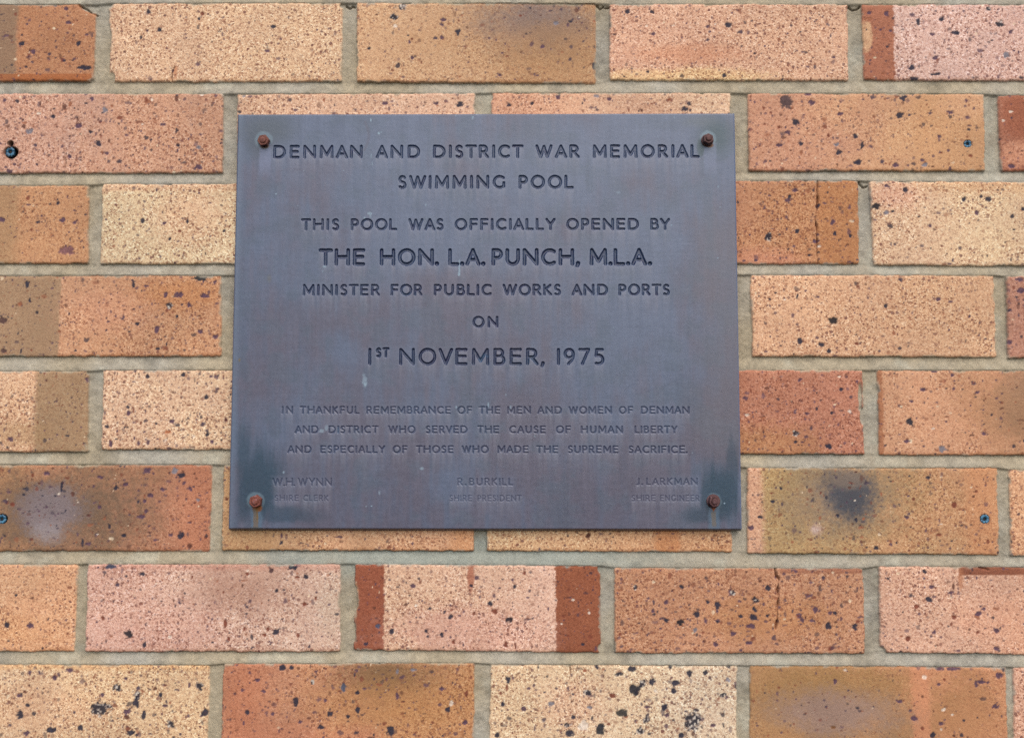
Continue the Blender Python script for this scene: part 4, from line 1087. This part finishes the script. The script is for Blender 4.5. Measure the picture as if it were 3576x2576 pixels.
# ------------------------------------------------------------------ rusty nuts on studs
def rust_material(name, a, b, c_):
    N = Nodes(name)
    p = N.pos()
    n = N.noise(p, 420.0, 5.0, 0.65)
    m = N.noise(p, 150.0, 3.0, 0.5)
    cc = N.ramp(N.math('ADD', N.math('MULTIPLY', n, .6), N.math('MULTIPLY', m, .4)),
                [(0.34, tuple(lin(a) * .5)), (0.5, tuple(lin(b) * .52)), (0.66, tuple(lin(c_) * .58))])
    N.link(cc, N.b.inputs["Base Color"])
    N.b.inputs["Roughness"].default_value = 0.8
    bump = N.new("ShaderNodeBump"); bump.inputs["Strength"].default_value = 0.8; bump.inputs["Distance"].default_value = 0.0006
    N.link(n, bump.inputs["Height"]); N.link(bump.outputs[0], N.b.inputs["Normal"])
    return N.m


def ring_stack(bm, rings):
    """rings: list of lists of Vectors of equal length, joined into a skin, both ends capped"""
    vr = [[bm.verts.new(p) for p in r] for r in rings]
    n = len(vr[0])
    for a, b in zip(vr, vr[1:]):
        for k in range(n):
            bm.faces.new((a[k], a[(k + 1) % n], b[(k + 1) % n], b[k]))
    bm.faces.new(vr[-1]); bm.faces.new(list(reversed(vr[0])))
    bmesh.ops.recalc_face_normals(bm, faces=bm.faces)


def hex_ring(r, y, rot, corner):     # corner 1 = sharp hexagon, 0 = circle
    out = []
    for k in range(48):
        a = 2 * math.pi * k / 48
        ph = (a + math.pi / 6) % (math.pi / 3) - math.pi / 6
        hx = r * math.cos(math.pi / 6) / math.cos(ph) if False else r * math.cos(math.pi / 6) / math.cos(((a) % (math.pi / 3)) - math.pi / 6)
        rr = hx * corner + min(hx, r * .885) * (1 - corner)
        out.append(Vector((rr * math.cos(a + rot), y, rr * math.sin(a + rot))))
    return out


def circ(r, y, n=32, jit=0.0):
    return [Vector((r * math.cos(2 * math.pi * k / n) * (1 + jit * math.sin(3.1 * k)), y, r * math.sin(2 * math.pi * k / n) * (1 + jit * math.cos(2.3 * k)))) for k in range(n)]


BOLTS = [
    (919, 490, 5.7, 5.0, R(8), False, ((110, 58, 46), (150, 84, 66), (160, 104, 92)), "flat rusty hex nut at the plaque corner beside the word DENMAN", .1),
    (2473, 486, 5.1, 5.4, R(30), True, ((84, 48, 46), (122, 76, 70), (138, 104, 102)), "dark rusty nut on a round washer at the plaque corner after MEMORIAL", .5),
    (891, 1750, 5.9, 5.6, R(22), False, ((120, 52, 38), (164, 84, 62), (168, 122, 122)), "orange red hex nut above a brown rust drip beside SHIRE CLERK", .35),
    (2494, 1750, 5.5, 5.4, R(12), True, ((74, 36, 36), (112, 62, 58), (140, 108, 112)), "dark purple red nut above an orange rust run beside SHIRE ENGINEER", .3),
]
for (px, py, rr, hh, rot, washer, cols3, label, dome) in BOLTS:
    x, z = unproject(px, py, PLATE_Y - hh * .001 * .8)
    root = empty("bolt", (float(x), PLATE_Y, float(z)))
    tag(root, label, "bolt", "rusty bolts at the four corners of the plaque")
    m = rust_material("rusted_steel", *cols3)
    r = rr / 1000; h = hh / 1000
    y0 = -0.00005
    if washer:
        bm = bmesh.new()
        ring_stack(bm, [circ(r * 1.12, y0, 40, .012), circ(r * 1.14, y0 - .0006, 40, .012), circ(r * 1.08, y0 - .0012, 40, .012)])
        bm_part("washer", bm, m, root)
        y0 -= .0012
    bm = bmesh.new()
    ring_stack(bm, [hex_ring(r, y0, rot, 1), hex_ring(r * 1.01, y0 - h * .5, rot, 1), hex_ring(r * 1.0, y0 - h * .8, rot, .9), hex_ring(r * .97, y0 - h * .93, rot, .35),
                    hex_ring(r * .90, y0 - h, rot, 0), hex_ring(r * .62, y0 - h * 1.0, rot, 0), hex_ring(r * .55, y0 - h * .93, rot, 0)])
    nut = bm_part("hex_nut", bm, m, root, smooth=False)
    bm = bmesh.new()
    ys = y0 - h * .9
    e = .0012 + .0012 * dome
    ring_stack(bm, [circ(r * .50, ys + .001), circ(r * .50, ys - e * .75, jit=.02), circ(r * .44, ys - e), circ(r * .22, ys - e * 1.12, jit=.03)])
    bm_part("threaded_stud", bm, m, root)


# ------------------------------------------------------------------ plastic wall plugs left in the bricks
def plug_material():
    N = Nodes("blue_plastic")
    p = N.pos()
    n = N.noise(p, 500.0, 4.0)
    N.link(N.ramp(n, [(0.35, tuple(lin((24, 58, 82)))), (0.55, tuple(lin((52, 108, 138)))), (0.7, tuple(lin((98, 148, 170))))]), N.b.inputs["Base Color"])
    N.b.inputs["Roughness"].default_value = 0.5
    return N.m


PLUG = plug_material()
DARK = rust_material("hole_shade", (20, 18, 20), (34, 28, 28), (50, 40, 38))  # near-black colour stands in for the shade inside the plug bores
PLUGS = [
    (34, 530, 4.6, 1.6, "blue plastic wall plug tilted in a ragged dark hole left of the plaque top", .9),
    (4, 1812, 4.6, .6, "blue wall plug cut by the photo edge in the brown smudged brick", 1.0),
    (3380, 502, 3.8, .5, "bright blue wall plug in the black spotted orange brick", 1.15),
    (3440, 1812, 4.2, .5, "slate blue wall plug in the brick with the dark round scorch", .8),
]
for (px, py, r, rec, label, br) in PLUGS:
    x, z = unproject(px, py, rec / 1000)
    root = empty("wall_plug", (float(x), rec / 1000, float(z)))
    tag(root, label, "wall plug", "plastic plugs left in drilled holes")
    r /= 1000
    bm = bmesh.new()                       # slotted sleeve: four finned quarters round a bore
    n = 40
    def fin(k, rad):
        a = 2 * math.pi * k / n
        slot = .86 if k % 10 in (0, 1) else 1.0
        return rad * slot * (1 + .05 * math.cos(10 * a))
    rings = []
    for (rad, y) in ((1.0, .0035), (1.0, .0004), (.93, 0.0), (.62, -.0001), (.40, .0006), (.36, .0035)):
        rings.append([Vector((fin(k, rad * r) * math.cos(2 * math.pi * k / n), y + (.0007 if k % 10 in (0, 1) and y < .003 else 0), fin(k, rad * r) * math.sin(2 * math.pi * k / n))) for k in range(n)])
    ring_stack(bm, rings)
    bm_part("sleeve", bm, PLUG, root)
    bm = bmesh.new()
    ring_stack(bm, [circ(r * .39, .0022, 20), circ(r * .39, .0016, 20), circ(r * .2, .0015, 20)])
    bm_part("bore", bm, DARK, root)
